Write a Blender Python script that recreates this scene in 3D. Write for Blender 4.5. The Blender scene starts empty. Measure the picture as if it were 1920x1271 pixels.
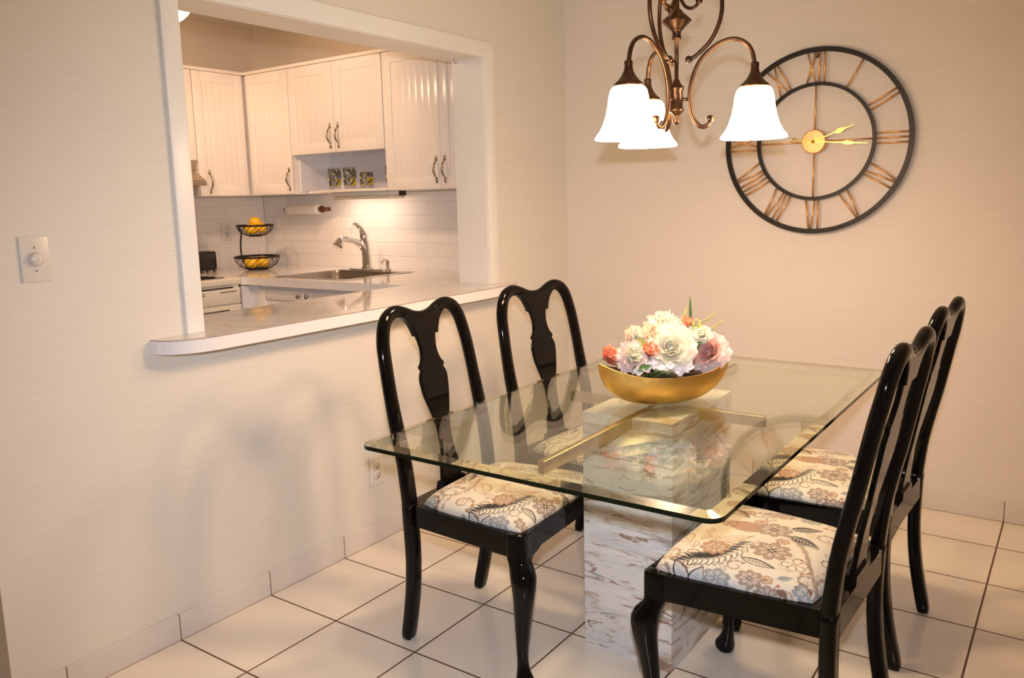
import bpy, math, random
import numpy as np
from mathutils import Vector, Matrix, geometry
PI = math.pi
SC = bpy.context.scene
COL = SC.collection
rad = math.radians

# ------------------------------------------------------------------ materials
def nn(nt, t, **kw):
    n = nt.nodes.new(t)
    for k, v in kw.items():
        if k.startswith('i_'): n.inputs[k[2:].replace('_', ' ')].default_value = v
        else: setattr(n, k, v)
    return n

def new_mat(name):
    m = bpy.data.materials.new(name); m.use_nodes = True
    nt = m.node_tree; nt.nodes.clear()
    return m, nt, nn(nt, 'ShaderNodeOutputMaterial')

def c4(c): return (c[0], c[1], c[2], 1.0)

def pm(name, col, rough=.5, metal=0., var=.04, scale=12., bump=0., bscale=60., spec=.5, coat=0., stretch=(1, 1, 1), col2=None, sss=0., trans=0., rvar=0.):
    """principled material whose colour wanders a little with noise"""
    m, nt, out = new_mat(name)
    L = nt.links.new
    b = nn(nt, 'ShaderNodeBsdfPrincipled')
    b.inputs['Roughness'].default_value = rough; b.inputs['Metallic'].default_value = metal
    b.inputs['Specular IOR Level'].default_value = spec
    b.inputs['Coat Weight'].default_value = coat; b.inputs['Coat Roughness'].default_value = .05
    if trans: b.inputs['Transmission Weight'].default_value = trans
    tc = nn(nt, 'ShaderNodeTexCoord'); mp = nn(nt, 'ShaderNodeMapping'); mp.inputs['Scale'].default_value = stretch
    L(tc.outputs['Object'], mp.inputs['Vector'])
    nz = nn(nt, 'ShaderNodeTexNoise'); nz.inputs['Scale'].default_value = scale; nz.inputs['Detail'].default_value = 4
    L(mp.outputs[0], nz.inputs['Vector'])
    mx = nn(nt, 'ShaderNodeMix', data_type='RGBA')
    lo = col2 if col2 else tuple(max(0, v * (1 - var)) for v in col)
    hi = col if col2 else tuple(min(1, v * (1 + var)) for v in col)
    mx.inputs['A'].default_value = c4(lo); mx.inputs['B'].default_value = c4(hi)
    rp = nn(nt, 'ShaderNodeMapRange'); rp.inputs['From Min'].default_value = .32; rp.inputs['From Max'].default_value = .68
    L(nz.outputs['Fac'], rp.inputs['Value']); L(rp.outputs[0], mx.inputs['Factor']); L(mx.outputs['Result'], b.inputs['Base Color'])
    if rvar:
        r2 = nn(nt, 'ShaderNodeMapRange'); r2.inputs['To Min'].default_value = rough; r2.inputs['To Max'].default_value = rough + rvar
        L(nz.outputs['Fac'], r2.inputs['Value']); L(r2.outputs[0], b.inputs['Roughness'])
    if bump:
        n2 = nn(nt, 'ShaderNodeTexNoise'); n2.inputs['Scale'].default_value = bscale; n2.inputs['Detail'].default_value = 3
        L(mp.outputs[0], n2.inputs['Vector'])
        bp = nn(nt, 'ShaderNodeBump'); bp.inputs['Strength'].default_value = bump; bp.inputs['Distance'].default_value = .002
        L(n2.outputs['Fac'], bp.inputs['Height']); L(bp.outputs[0], b.inputs['Normal'])
    L(b.outputs[0], out.inputs['Surface'])
    return m

def emit(name, col, strength):
    m, nt, out = new_mat(name)
    e = nn(nt, 'ShaderNodeEmission'); e.inputs['Color'].default_value = c4(col); e.inputs['Strength'].default_value = strength
    nt.links.new(e.outputs[0], out.inputs['Surface']); return m

def brick_mat(name, axes, bw, rh, mortar, ctile, cgrout, rough=.2, off=(0, 0), offset=0., bump=.3, var=.05, smooth=.05, spec=.5, noise=6., rvar=0.):
    m, nt, out = new_mat(name); L = nt.links.new
    b = nn(nt, 'ShaderNodeBsdfPrincipled'); b.inputs['Specular IOR Level'].default_value = spec
    tc = nn(nt, 'ShaderNodeTexCoord'); sp = nn(nt, 'ShaderNodeSeparateXYZ'); cb = nn(nt, 'ShaderNodeCombineXYZ')
    L(tc.outputs['Object'], sp.inputs[0])
    for k in (0, 1):
        ad = nn(nt, 'ShaderNodeMath', operation='ADD'); ad.inputs[1].default_value = off[k]
        L(sp.outputs['XYZ'.index(axes[k])], ad.inputs[0]); L(ad.outputs[0], cb.inputs[k])
    br = nn(nt, 'ShaderNodeTexBrick', offset=offset, offset_frequency=2, squash=1.0)
    br.inputs['Scale'].default_value = 1; br.inputs['Mortar Size'].default_value = mortar; br.inputs['Mortar Smooth'].default_value = smooth
    br.inputs['Brick Width'].default_value = bw; br.inputs['Row Height'].default_value = rh; br.inputs['Bias'].default_value = 0
    L(cb.outputs[0], br.inputs['Vector'])
    nz = nn(nt, 'ShaderNodeTexNoise'); nz.inputs['Scale'].default_value = noise; nz.inputs['Detail'].default_value = 5
    L(tc.outputs['Object'], nz.inputs['Vector'])
    mx = nn(nt, 'ShaderNodeMix', data_type='RGBA'); L(nz.outputs['Fac'], mx.inputs['Factor'])
    mx.inputs['A'].default_value = c4([v * (1 - var) for v in ctile]); mx.inputs['B'].default_value = c4([min(1, v * (1 + var)) for v in ctile])
    L(mx.outputs['Result'], br.inputs['Color1']); L(mx.outputs['Result'], br.inputs['Color2']); br.inputs['Mortar'].default_value = c4(cgrout)
    L(br.outputs['Color'], b.inputs['Base Color'])
    rg = nn(nt, 'ShaderNodeMapRange'); rg.inputs['To Min'].default_value = rough; rg.inputs['To Max'].default_value = .75
    L(br.outputs['Fac'], rg.inputs['Value']); L(rg.outputs[0], b.inputs['Roughness'])
    bp = nn(nt, 'ShaderNodeBump', invert=True); bp.inputs['Strength'].default_value = bump; bp.inputs['Distance'].default_value = .002
    L(br.outputs['Fac'], bp.inputs['Height']); L(bp.outputs[0], b.inputs['Normal']); L(b.outputs[0], out.inputs['Surface'])
    return m

def wallpaper(name, col, ax):
    """pale grasscloth: fine uneven horizontal threads"""
    m, nt, out = new_mat(name); L = nt.links.new
    b = nn(nt, 'ShaderNodeBsdfPrincipled'); b.inputs['Roughness'].default_value = .62; b.inputs['Specular IOR Level'].default_value = .3
    tc = nn(nt, 'ShaderNodeTexCoord'); mp = nn(nt, 'ShaderNodeMapping'); mp.inputs['Scale'].default_value = (7, 7, 240)
    L(tc.outputs['Object'], mp.inputs['Vector'])
    nz = nn(nt, 'ShaderNodeTexNoise'); nz.inputs['Scale'].default_value = 1; nz.inputs['Detail'].default_value = 3; nz.inputs['Distortion'].default_value = .6
    L(mp.outputs[0], nz.inputs['Vector'])
    rp = nn(nt, 'ShaderNodeValToRGB'); rp.color_ramp.elements[0].position = .3; rp.color_ramp.elements[1].position = .7
    rp.color_ramp.elements[0].color = c4([v * .955 for v in col]); rp.color_ramp.elements[1].color = c4(col)
    L(nz.outputs['Fac'], rp.inputs['Fac']); L(rp.outputs[0], b.inputs['Base Color'])
    bp = nn(nt, 'ShaderNodeBump'); bp.inputs['Strength'].default_value = .55; bp.inputs['Distance'].default_value = .0016
    L(nz.outputs['Fac'], bp.inputs['Height']); L(bp.outputs[0], b.inputs['Normal']); L(b.outputs[0], out.inputs['Surface'])
    return m

def thin_glass(name, tint, f0=.04, refr=0., gl_rough=.0, tintmul=1.):
    """transparent pane: what is not reflected (Schlick) passes straight through with a slight tint"""
    m, nt, out = new_mat(name); L = nt.links.new
    geo = nn(nt, 'ShaderNodeNewGeometry')
    dot = nn(nt, 'ShaderNodeVectorMath', operation='DOT_PRODUCT'); L(geo.outputs['Normal'], dot.inputs[0]); L(geo.outputs['Incoming'], dot.inputs[1])
    ab = nn(nt, 'ShaderNodeMath', operation='ABSOLUTE'); L(dot.outputs['Value'], ab.inputs[0])
    su = nn(nt, 'ShaderNodeMath', operation='SUBTRACT'); su.inputs[0].default_value = 1; L(ab.outputs[0], su.inputs[1])
    pw = nn(nt, 'ShaderNodeMath', operation='POWER'); L(su.outputs[0], pw.inputs[0]); pw.inputs[1].default_value = 5
    ma = nn(nt, 'ShaderNodeMath', operation='MULTIPLY_ADD'); L(pw.outputs[0], ma.inputs[0]); ma.inputs[1].default_value = 1 - f0; ma.inputs[2].default_value = f0
    tr = nn(nt, 'ShaderNodeBsdfRefraction' if refr else 'ShaderNodeBsdfTransparent'); tr.inputs['Color'].default_value = c4(tint)
    if refr: tr.inputs['IOR'].default_value = refr; tr.inputs['Roughness'].default_value = 0
    gl = nn(nt, 'ShaderNodeBsdfGlossy'); gl.inputs['Roughness'].default_value = gl_rough; gl.inputs['Color'].default_value = (1, 1, 1, 1)
    mx = nn(nt, 'ShaderNodeMixShader'); L(ma.outputs[0], mx.inputs[0]); L(tr.outputs[0], mx.inputs[1]); L(gl.outputs[0], mx.inputs[2])
    L(mx.outputs[0], out.inputs['Surface']); return m

def ramp_mat(name, stops, scale=4., stretch=(1, 1, 1), dist=2.5, detail=8., rough=.15, rot=(0, 0, 0), veins=None, bump=0.):
    """veined stone"""
    m, nt, out = new_mat(name); L = nt.links.new
    b = nn(nt, 'ShaderNodeBsdfPrincipled'); b.inputs['Roughness'].default_value = rough
    tc = nn(nt, 'ShaderNodeTexCoord'); mp = nn(nt, 'ShaderNodeMapping'); mp.inputs['Scale'].default_value = stretch; mp.inputs['Rotation'].default_value = rot
    L(tc.outputs['Object'], mp.inputs['Vector'])
    nz = nn(nt, 'ShaderNodeTexNoise'); nz.inputs['Scale'].default_value = scale; nz.inputs['Detail'].default_value = detail; nz.inputs['Roughness'].default_value = .62; nz.inputs['Distortion'].default_value = dist
    L(mp.outputs[0], nz.inputs['Vector'])
    r = nn(nt, 'ShaderNodeValToRGB')
    while len(r.color_ramp.elements) < len(stops): r.color_ramp.elements.new(.5)
    for e, (p, c) in zip(r.color_ramp.elements, stops): e.position = p; e.color = c4(c)
    L(nz.outputs['Fac'], r.inputs['Fac'])
    last = r.outputs[0]
    if veins:
        n2 = nn(nt, 'ShaderNodeTexNoise'); n2.inputs['Scale'].default_value = veins[0]; n2.inputs['Detail'].default_value = 6; n2.inputs['Distortion'].default_value = 1.2
        L(mp.outputs[0], n2.inputs['Vector'])
        s = nn(nt, 'ShaderNodeMath', operation='SUBTRACT'); s.inputs[1].default_value = .5; L(n2.outputs['Fac'], s.inputs[0])
        a = nn(nt, 'ShaderNodeMath', operation='ABSOLUTE'); L(s.outputs[0], a.inputs[0])
        g = nn(nt, 'ShaderNodeMapRange'); g.inputs['From Min'].default_value = 0; g.inputs['From Max'].default_value = veins[1]; g.inputs['To Min'].default_value = veins[3]; g.inputs['To Max'].default_value = 0
        L(a.outputs[0], g.inputs['Value'])
        mx = nn(nt, 'ShaderNodeMix', data_type='RGBA'); mx.inputs['B'].default_value = c4(veins[2]); L(last, mx.inputs['A']); L(g.outputs[0], mx.inputs['Factor'])
        last = mx.outputs['Result']
    L(last, b.inputs['Base Color']); L(b.outputs[0], out.inputs['Surface'])
    return m

def attr_mat(name, rough=.8):
    m, nt, out = new_mat(name); L = nt.links.new
    b = nn(nt, 'ShaderNodeBsdfPrincipled'); b.inputs['Roughness'].default_value = rough; b.inputs['Specular IOR Level'].default_value = .25
    b.inputs['Sheen Weight'].default_value = .15
    a = nn(nt, 'ShaderNodeVertexColor', layer_name='print')
    tc = nn(nt, 'ShaderNodeTexCoord'); nz = nn(nt, 'ShaderNodeTexNoise'); nz.inputs['Scale'].default_value = 900; L(tc.outputs['Object'], nz.inputs['Vector'])
    bp = nn(nt, 'ShaderNodeBump'); bp.inputs['Strength'].default_value = .15; bp.inputs['Distance'].default_value = .0006
    L(nz.outputs['Fac'], bp.inputs['Height']); L(bp.outputs[0], b.inputs['Normal'])
    L(a.outputs['Color'], b.inputs['Base Color']); L(b.outputs[0], out.inputs['Surface']); return m

WCOL = (.78, .735, .655)
M = {}
M['wall_x'] = wallpaper('grasscloth wallpaper', WCOL, 'x')
M['wall_y'] = wallpaper('grasscloth wallpaper back', (.77, .70, .625), 'y')
M['paint'] = pm('painted plaster', (.78, .72, .62), .7, var=.02, scale=3)
M['ceiling'] = pm('ceiling paint', (.82, .78, .70), .8, var=.02, scale=4, bump=.2, bscale=80)
M['kpaint'] = pm('kitchen paint', (.74, .65, .54), .65, var=.02, scale=3)
M['trim'] = pm('white trim paint', (.86, .84, .80), .32, var=.015, scale=5)
M['floor'] = brick_mat('ceramic floor tile', 'XY', .335, .3387, 0.0030, (.86, .77, .67), (.13, .065, .035), rough=.16, off=(.01 + 3.35, 3.387), bump=.5, var=.05, noise=5)
M['base_x'] = brick_mat('wall base tile', 'YZ', .3387, .6, .0018, (.72, .66, .60), (.20, .12, .07), rough=.25, off=(3.387, .0), bump=.4)
M['base_y'] = brick_mat('wall base tile back', 'XZ', .335, .6, .0018, (.72, .65, .57), (.20, .12, .07), rough=.25, off=(.01 + 3.35, .0), bump=.4)
M['splash_y'] = brick_mat('white bevelled wall tile', 'XZ', .152, .0765, .0035, (.84, .80, .75), (.88, .86, .82), rough=.5, spec=.25, off=(3.04, .0645), offset=.5, bump=.9, var=.02, smooth=.8)
M['splash_x'] = brick_mat('white bevelled wall tile side', 'YZ', .152, .0765, .0035, (.82, .78, .73), (.86, .84, .80), rough=.5, spec=.25, off=(3.04, .0645), offset=.5, bump=.9, var=.02, smooth=.8)
M['cab'] = pm('white cabinet lacquer', (.90, .85, .79), .2, var=.01, scale=2, spec=.5)
M['cab_in'] = pm('cabinet interior laminate', (.80, .79, .82), .18, var=.01, scale=2)
M['stove'] = pm('cream enamel', (.84, .79, .68), .18, var=.01)
M['black_glass'] = pm('black enamel glass', (.012, .01, .01), .1, var=.2)
M['counter'] = ramp_mat('white veined countertop', [(.25, (.74, .68, .64)), (.5, (.86, .82, .78)), (.8, (.90, .87, .84))], scale=2.2, dist=1.5, rough=.06, veins=(3.2, .035, (.60, .52, .46), .45))
M['counter_edge'] = pm('white laminate edge', (.88, .85, .84), .15, var=.01)
M['edge_line'] = pm('brown laminate seam', (.35, .22, .15), .5)
M['steel'] = pm('brushed stainless steel', (.42, .38, .34), .28, 1., var=.08, scale=30, stretch=(1, 30, 1))
M['chrome'] = pm('chrome', (.72, .70, .68), .08, 1., var=.02)
M['nickel'] = pm('antique nickel', (.42, .35, .26), .25, 1., var=.15, scale=40)
M['black'] = pm('black lacquer', (.0035, .0028, .0026), .07, var=.2, scale=5, spec=.22)
M['black_metal'] = pm('black wire metal', (.02, .014, .01), .35, .3, var=.2)
M['clock_black'] = pm('matt black iron', (.018, .015, .013), .45, .4, var=.2)
M['clock_gold'] = pm('brushed bronze gold', (.80, .46, .20), .38, .75, var=.15, scale=60)
M['brass'] = pm('worn brass bar', (.62, .50, .30), .3, 1., var=.14, scale=18)
M['gold_hand'] = pm('bright gold', (.75, .52, .12), .25, 1., var=.1)
M['bronze'] = pm('oil rubbed bronze', (.16, .075, .035), .33, .85, var=.5, scale=14, col2=(.055, .03, .02))
M['gold'] = pm('gold leaf', (1.0, .64, .18), .34, 1., var=.1, scale=16, col2=(.88, .52, .14), bump=.25, bscale=40, rvar=.15)
M['bowl_in'] = pm('dark bowl lining', (.08, .04, .03), .6)
M['foam'] = pm('dark moss', (.05, .04, .02), .9, bump=1, bscale=120)
M['towel'] = pm('paper towel', (.88, .84, .76), .9, bump=.3, bscale=200)
M['wood_dark'] = pm('dark turned wood', (.10, .025, .012), .25, var=.3)
M['lemon'] = pm('lemon rind', (.95, .56, .02), .35, var=.06, bump=.25, bscale=300)
M['plastic'] = pm('white plastic', (.80, .76, .70), .3, var=.01)
M['plastic_cool'] = pm('ivory plastic', (.74, .69, .62), .3, var=.01)
M['slot'] = pm('dark slot', (.03, .02, .015), .6)
M['diffuser'] = pm('fluorescent light cover', (.82, .74, .60), .3)
M['toast'] = pm('black plastic shell', (.010, .008, .008), .25)
M['hood'] = pm('bronze range hood metal', (.33, .26, .19), .4, .3, var=.1)

def stone_mat():
    m, nt, out = new_mat('cream and rust marble'); L = nt.links.new
    b = nn(nt, 'ShaderNodeBsdfPrincipled'); b.inputs['Roughness'].default_value = .25; tc = nn(nt, 'ShaderNodeTexCoord'); last = None
    def layer(stretch, rot, scale, detail, dist, off, lo, hi, col, amt):
        nonlocal last
        mp = nn(nt, 'ShaderNodeMapping'); mp.inputs['Scale'].default_value = stretch; mp.inputs['Rotation'].default_value = rot; mp.inputs['Location'].default_value = off
        L(tc.outputs['Object'], mp.inputs['Vector']); nz = nn(nt, 'ShaderNodeTexNoise'); nz.inputs['Scale'].default_value = scale; nz.inputs['Detail'].default_value = detail
        nz.inputs['Roughness'].default_value = .66; nz.inputs['Distortion'].default_value = dist; L(mp.outputs[0], nz.inputs['Vector'])
        mr = nn(nt, 'ShaderNodeMapRange', interpolation_type='SMOOTHSTEP'); mr.inputs['From Min'].default_value = lo; mr.inputs['From Max'].default_value = hi; mr.inputs['To Max'].default_value = amt; L(nz.outputs['Fac'], mr.inputs['Value'])
        mx = nn(nt, 'ShaderNodeMix', data_type='RGBA'); mx.inputs['B'].default_value = c4(col); L(mr.outputs[0], mx.inputs['Factor'])
        if last is None: mx.inputs['A'].default_value = (.83, .79, .75, 1)
        else: L(last, mx.inputs['A'])
        last = mx.outputs['Result']
    layer((1, 1, 2.6), (.12, -.16, .2), 4.6, 6, .6, (0, 0, 0), .42, .62, (.66, .65, .65), .85)
    layer((1, 1, 5.), (.10, -.20, 0), 5.6, 9, .8, (3, 1, 2), .52, .63, (.54, .40, .30), .9)
    layer((1, 1, 9.), (.16, -.12, 0), 4.6, 10, .9, (7, 5, 1), .56, .61, (.36, .31, .28), .85)
    layer((1, 1, 3.4), (-.2, .3, 0), 6.5, 10, 1.1, (2, 8, 4), .57, .63, (.34, .20, .12), .9)
    layer((1, 1, 7.), (.22, -.1, 0), 4.5, 6, .7, (9, 2, 6), .58, .66, (.90, .87, .84), .6)
    L(last, b.inputs['Base Color']); L(b.outputs[0], out.inputs['Surface']); return m
M['stone'] = stone_mat()
M['glass'] = thin_glass('clear table glass', (.93, .965, .91))
M['glass_bevel'] = thin_glass('bevelled glass border', (.93, .95, .84), refr=1.045, gl_rough=.14)
M['glass_edge'] = pm('deep green glass edge', (.006, .009, .004), .06, var=.2, spec=.25)
_nt = M['glass_edge'].node_tree; _o = [n for n in _nt.nodes if n.type == 'OUTPUT_MATERIAL'][0]; _b = [n for n in _nt.nodes if n.type == 'BSDF_PRINCIPLED'][0]
_g = nn(_nt, 'ShaderNodeNewGeometry'); _t = nn(_nt, 'ShaderNodeBsdfTransparent'); _t.inputs['Color'].default_value = (.62, .60, .48, 1); _m = nn(_nt, 'ShaderNodeMixShader')
_nt.links.new(_g.outputs['Backfacing'], _m.inputs[0]); _nt.links.new(_b.outputs[0], _m.inputs[1]); _nt.links.new(_t.outputs[0], _m.inputs[2]); _nt.links.new(_m.outputs[0], _o.inputs['Surface'])
M['shade'] = emit('glowing frosted glass', (1., .74, .47), 30.)
M['klamp'] = emit('glowing ceiling dome', (1., .82, .58), 14.)
def petal_mat(name, col, var=.06, em=.0):
    m = pm(name, col, .55, var=var, scale=30); nt = m.node_tree; L = nt.links.new
    b = [n for n in nt.nodes if n.type == 'BSDF_PRINCIPLED'][0]; o = [n for n in nt.nodes if n.type == 'OUTPUT_MATERIAL'][0]
    tr = nn(nt, 'ShaderNodeBsdfTranslucent'); mx = nn(nt, 'ShaderNodeMixShader'); mx.inputs[0].default_value = .42
    L(b.inputs['Base Color'].links[0].from_socket, tr.inputs['Color']); L(b.outputs[0], mx.inputs[1]); L(tr.outputs[0], mx.inputs[2]); L(mx.outputs[0], o.inputs['Surface'])
    return m
M['white_petal'] = petal_mat('cream white petal', (.96, .93, .80))
M['peach_petal'] = petal_mat('peach petal', (.95, .74, .52))
M['blush_petal'] = petal_mat('blush pink petal', (.95, .80, .76))
M['pink_petal'] = petal_mat('pink petal', (.93, .62, .56))
M['coral_petal'] = petal_mat('coral petal', (.93, .40, .24))
M['lilac_petal'] = petal_mat('pale lilac petal', (.84, .82, .92))
M['yellow_petal'] = pm('yellow bud', (.85, .66, .12), .6)
M['leaf'] = pm('green leaf', (.10, .20, .04), .5, var=.3, scale=30)
M['leaf_light'] = pm('yellow green leaf', (.38, .40, .06), .5, var=.2, scale=30)

def cup_mat():
    m, nt, out = new_mat('lemon printed glass'); L = nt.links.new
    tc = nn(nt, 'ShaderNodeTexCoord')
    v = nn(nt, 'ShaderNodeTexVoronoi'); v.inputs['Scale'].default_value = 26; L(tc.outputs['Object'], v.inputs['Vector'])
    n = nn(nt, 'ShaderNodeTexNoise'); n.inputs['Scale'].default_value = 55; n.inputs['Detail'].default_value = 2; L(tc.outputs['Object'], n.inputs['Vector'])
    lem = nn(nt, 'ShaderNodeMath', operation='LESS_THAN'); lem.inputs[1].default_value = .36; L(v.outputs['Distance'], lem.inputs[0])
    lf = nn(nt, 'ShaderNodeMath', operation='GREATER_THAN'); lf.inputs[1].default_value = .545; L(n.outputs['Fac'], lf.inputs[0])
    sp = nn(nt, 'ShaderNodeSeparateXYZ'); L(tc.outputs['Object'], sp.inputs[0])
    hi = nn(nt, 'ShaderNodeMath', operation='LESS_THAN'); hi.inputs[1].default_value = .112; L(sp.outputs[2], hi.inputs[0])
    lo = nn(nt, 'ShaderNodeMath', operation='GREATER_THAN'); lo.inputs[1].default_value = .022; L(sp.outputs[2], lo.inputs[0])
    mxm = nn(nt, 'ShaderNodeMath', operation='MAXIMUM'); L(lem.outputs[0], mxm.inputs[0]); L(lf.outputs[0], mxm.inputs[1])
    m1 = nn(nt, 'ShaderNodeMath', operation='MULTIPLY'); L(hi.outputs[0], m1.inputs[0]); L(lo.outputs[0], m1.inputs[1])
    m2 = nn(nt, 'ShaderNodeMath', operation='MULTIPLY'); L(m1.outputs[0], m2.inputs[0]); L(mxm.outputs[0], m2.inputs[1])
    mc = nn(nt, 'ShaderNodeMix', data_type='RGBA'); mc.inputs['A'].default_value = (.05, .07, .04, 1); mc.inputs['B'].default_value = (.85, .60, .02, 1); L(lem.outputs[0], mc.inputs['Factor'])
    d = nn(nt, 'ShaderNodeBsdfPrincipled'); d.inputs['Roughness'].default_value = .2; L(mc.outputs['Result'], d.inputs['Base Color'])
    tr = nn(nt, 'ShaderNodeBsdfTransparent'); tr.inputs['Color'].default_value = (.93, .93, .93, 1)
    gl = nn(nt, 'ShaderNodeBsdfGlossy'); gl.inputs['Roughness'].default_value = .02
    mg = nn(nt, 'ShaderNodeMixShader'); mg.inputs[0].default_value = .1; L(tr.outputs[0], mg.inputs[1]); L(gl.outputs[0], mg.inputs[2])
    ms = nn(nt, 'ShaderNodeMixShader'); L(m2.outputs[0], ms.inputs[0]); L(mg.outputs[0], ms.inputs[1]); L(d.outputs[0], ms.inputs[2])
    L(ms.outputs[0], out.inputs['Surface']); return m
M['cup'] = cup_mat()
M['clear'] = thin_glass('clear drinking glass', (.94, .94, .94))

# ------------------------------------------------------------------ mesh builder
class MB:
    def __init__(s): s.v = []; s.f = []; s.mi = []; s.sm = []
    def add(s, V, F, mi=0, smooth=False):
        o = len(s.v); s.v += [tuple(p) for p in V]
        for f in F: s.f.append(tuple(i + o for i in f)); s.mi.append(mi); s.sm.append(smooth)
        return s
    def box(s, x0, x1, y0, y1, z0, z1, mi=0, ch=0.):
        x0, x1 = min(x0, x1), max(x0, x1); y0, y1 = min(y0, y1), max(y0, y1); z0, z1 = min(z0, z1), max(z0, z1)
        if ch <= 0:
            V = [(x, y, z) for z in (z0, z1) for y in (y0, y1) for x in (x0, x1)]
            return s.add(V, [(0, 2, 3, 1), (4, 5, 7, 6), (0, 1, 5, 4), (2, 6, 7, 3), (0, 4, 6, 2), (1, 3, 7, 5)], mi)
        import bmesh
        bm = bmesh.new(); bmesh.ops.create_cube(bm, size=1)
        for v in bm.verts: v.co = Vector(((x0 + x1) / 2 + v.co.x * (x1 - x0), (y0 + y1) / 2 + v.co.y * (y1 - y0), (z0 + z1) / 2 + v.co.z * (z1 - z0)))
        bmesh.ops.bevel(bm, geom=bm.edges[:], offset=ch, segments=3, profile=.5, affect='EDGES')
        bm.verts.index_update(); V = [tuple(v.co) for v in bm.verts]; F = [tuple(v.index for v in f.verts) for f in bm.faces]; bm.free()
        return s.add(V, F, mi, True)
    def rings(s, R, closed=True, cap0=True, cap1=True, mi=0, smooth=True):
        n = len(R[0]); V = [p for r in R for p in r]; F = []
        for i in range(len(R) - 1):
            for j in range(n if closed else n - 1):
                a, b = i * n + j, i * n + (j + 1) % n
                F.append((a, b, b + n, a + n))
        if cap0: F.append(tuple(range(n))[::-1])
        if cap1: F.append(tuple(range((len(R) - 1) * n, len(R) * n)))
        return s.add(V, F, mi, smooth)
    def lathe(s, prof, c=(0, 0, 0), n=32, mi=0, axis='z', smooth=True, cap=False):
        R = []
        for r, z in prof:
            ring = []
            for k in range(n):
                a = 2 * PI * k / n; p = (r * math.cos(a), r * math.sin(a), z)
                if axis == 'x': p = (p[2], p[0], p[1])
                if axis == 'y': p = (p[1], p[2], p[0])
                ring.append((p[0] + c[0], p[1] + c[1], p[2] + c[2]))
            R.append(ring)
        return s.rings(R, True, cap, cap, mi, smooth)
    def tube(s, P, r, n=12, mi=0, up=None, r2=None, closed=False, e=2., cap=True):
        """sweep along P; r lateral radius (list or number), r2 radius along 'up'"""
        P = [Vector(p) for p in P]; N = len(P)
        rr = r if isinstance(r, (list, tuple)) else [r] * N
        r2 = rr if r2 is None else (r2 if isinstance(r2, (list, tuple)) else [r2] * N)
        ee = e if isinstance(e, (list, tuple)) else [e] * N
        R = []; u = None
        for i in range(N):
            if closed: t = (P[(i + 1) % N] - P[i - 1])
            else: t = P[min(i + 1, N - 1)] - P[max(i - 1, 0)]
            t.normalize()
            if up is not None: uu = Vector(up)
            elif u is None: uu = Vector((0, 0, 1)) if abs(t.z) < .9 else Vector((1, 0, 0))
            else: uu = u
            u = (uu - t * uu.dot(t)).normalized(); w = t.cross(u)
            ring = []
            for k in range(n):
                a = 2 * PI * k / n; ca, sa = math.cos(a), math.sin(a); q = 2 / ee[i]
                x = math.copysign(abs(ca) ** q, ca); y = math.copysign(abs(sa) ** q, sa)
                ring.append(tuple(P[i] + w * (x * rr[i]) + u * (y * r2[i])))
            R.append(ring)
        if closed: R.append(R[0]); return s.rings(R, True, False, False, mi)
        return s.rings(R, True, cap, cap, mi)
    def ball(s, c, r, n=14, mi=0, sc=(1, 1, 1)):
        m = n // 2 + 1; R = []
        for i in range(m + 1):
            a = -PI / 2 + PI * i / m; rr = max(1e-5, math.cos(a))
            R.append([(c[0] + r * sc[0] * rr * math.cos(2 * PI * k / n), c[1] + r * sc[1] * rr * math.sin(2 * PI * k / n), c[2] + r * sc[2] * math.sin(a)) for k in range(n)])
        return s.rings(R, True, True, True, mi)
    def prism(s, pts, h0, h1, plane='xy', mi=0, smooth=False):
        def T(a, b, h): return {'xy': (a, b, h), 'yz': (h, a, b), 'xz': (a, h, b)}[plane]
        n = len(pts); V = [T(a, b, h0) for a, b in pts] + [T(a, b, h1) for a, b in pts]
        F = [tuple(range(n))[::-1], tuple(range(n, 2 * n))] + [(i, (i + 1) % n, (i + 1) % n + n, i + n) for i in range(n)]
        return s.add(V, F, mi, smooth)
    def grid(s, V, nu, nv, mi=0, smooth=True):
        F = [(i * nv + j, (i + 1) * nv + j, (i + 1) * nv + j + 1, i * nv + j + 1) for i in range(nu - 1) for j in range(nv - 1)]
        return s.add(V, F, mi, smooth)
    def build(s, name, mats, parent=None, loc=None, recalc=True, auto=None):
        me = bpy.data.meshes.new(name); me.from_pydata(s.v, [], s.f)
        for m in (mats if isinstance(mats, (list, tuple)) else [mats]): me.materials.append(M[m] if isinstance(m, str) else m)
        me.polygons.foreach_set('material_index', s.mi); me.polygons.foreach_set('use_smooth', s.sm)
        if recalc:
            import bmesh
            bm = bmesh.new(); bm.from_mesh(me); bmesh.ops.recalc_face_normals(bm, faces=bm.faces[:]); bm.to_mesh(me); bm.free()
        if auto is not None: me.set_sharp_from_angle(angle=rad(auto))
        me.update()
        o = bpy.data.objects.new(name, me); COL.objects.link(o)
        if parent is not None: o.parent = parent
        if loc is not None: o.location = loc
        return o

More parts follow.
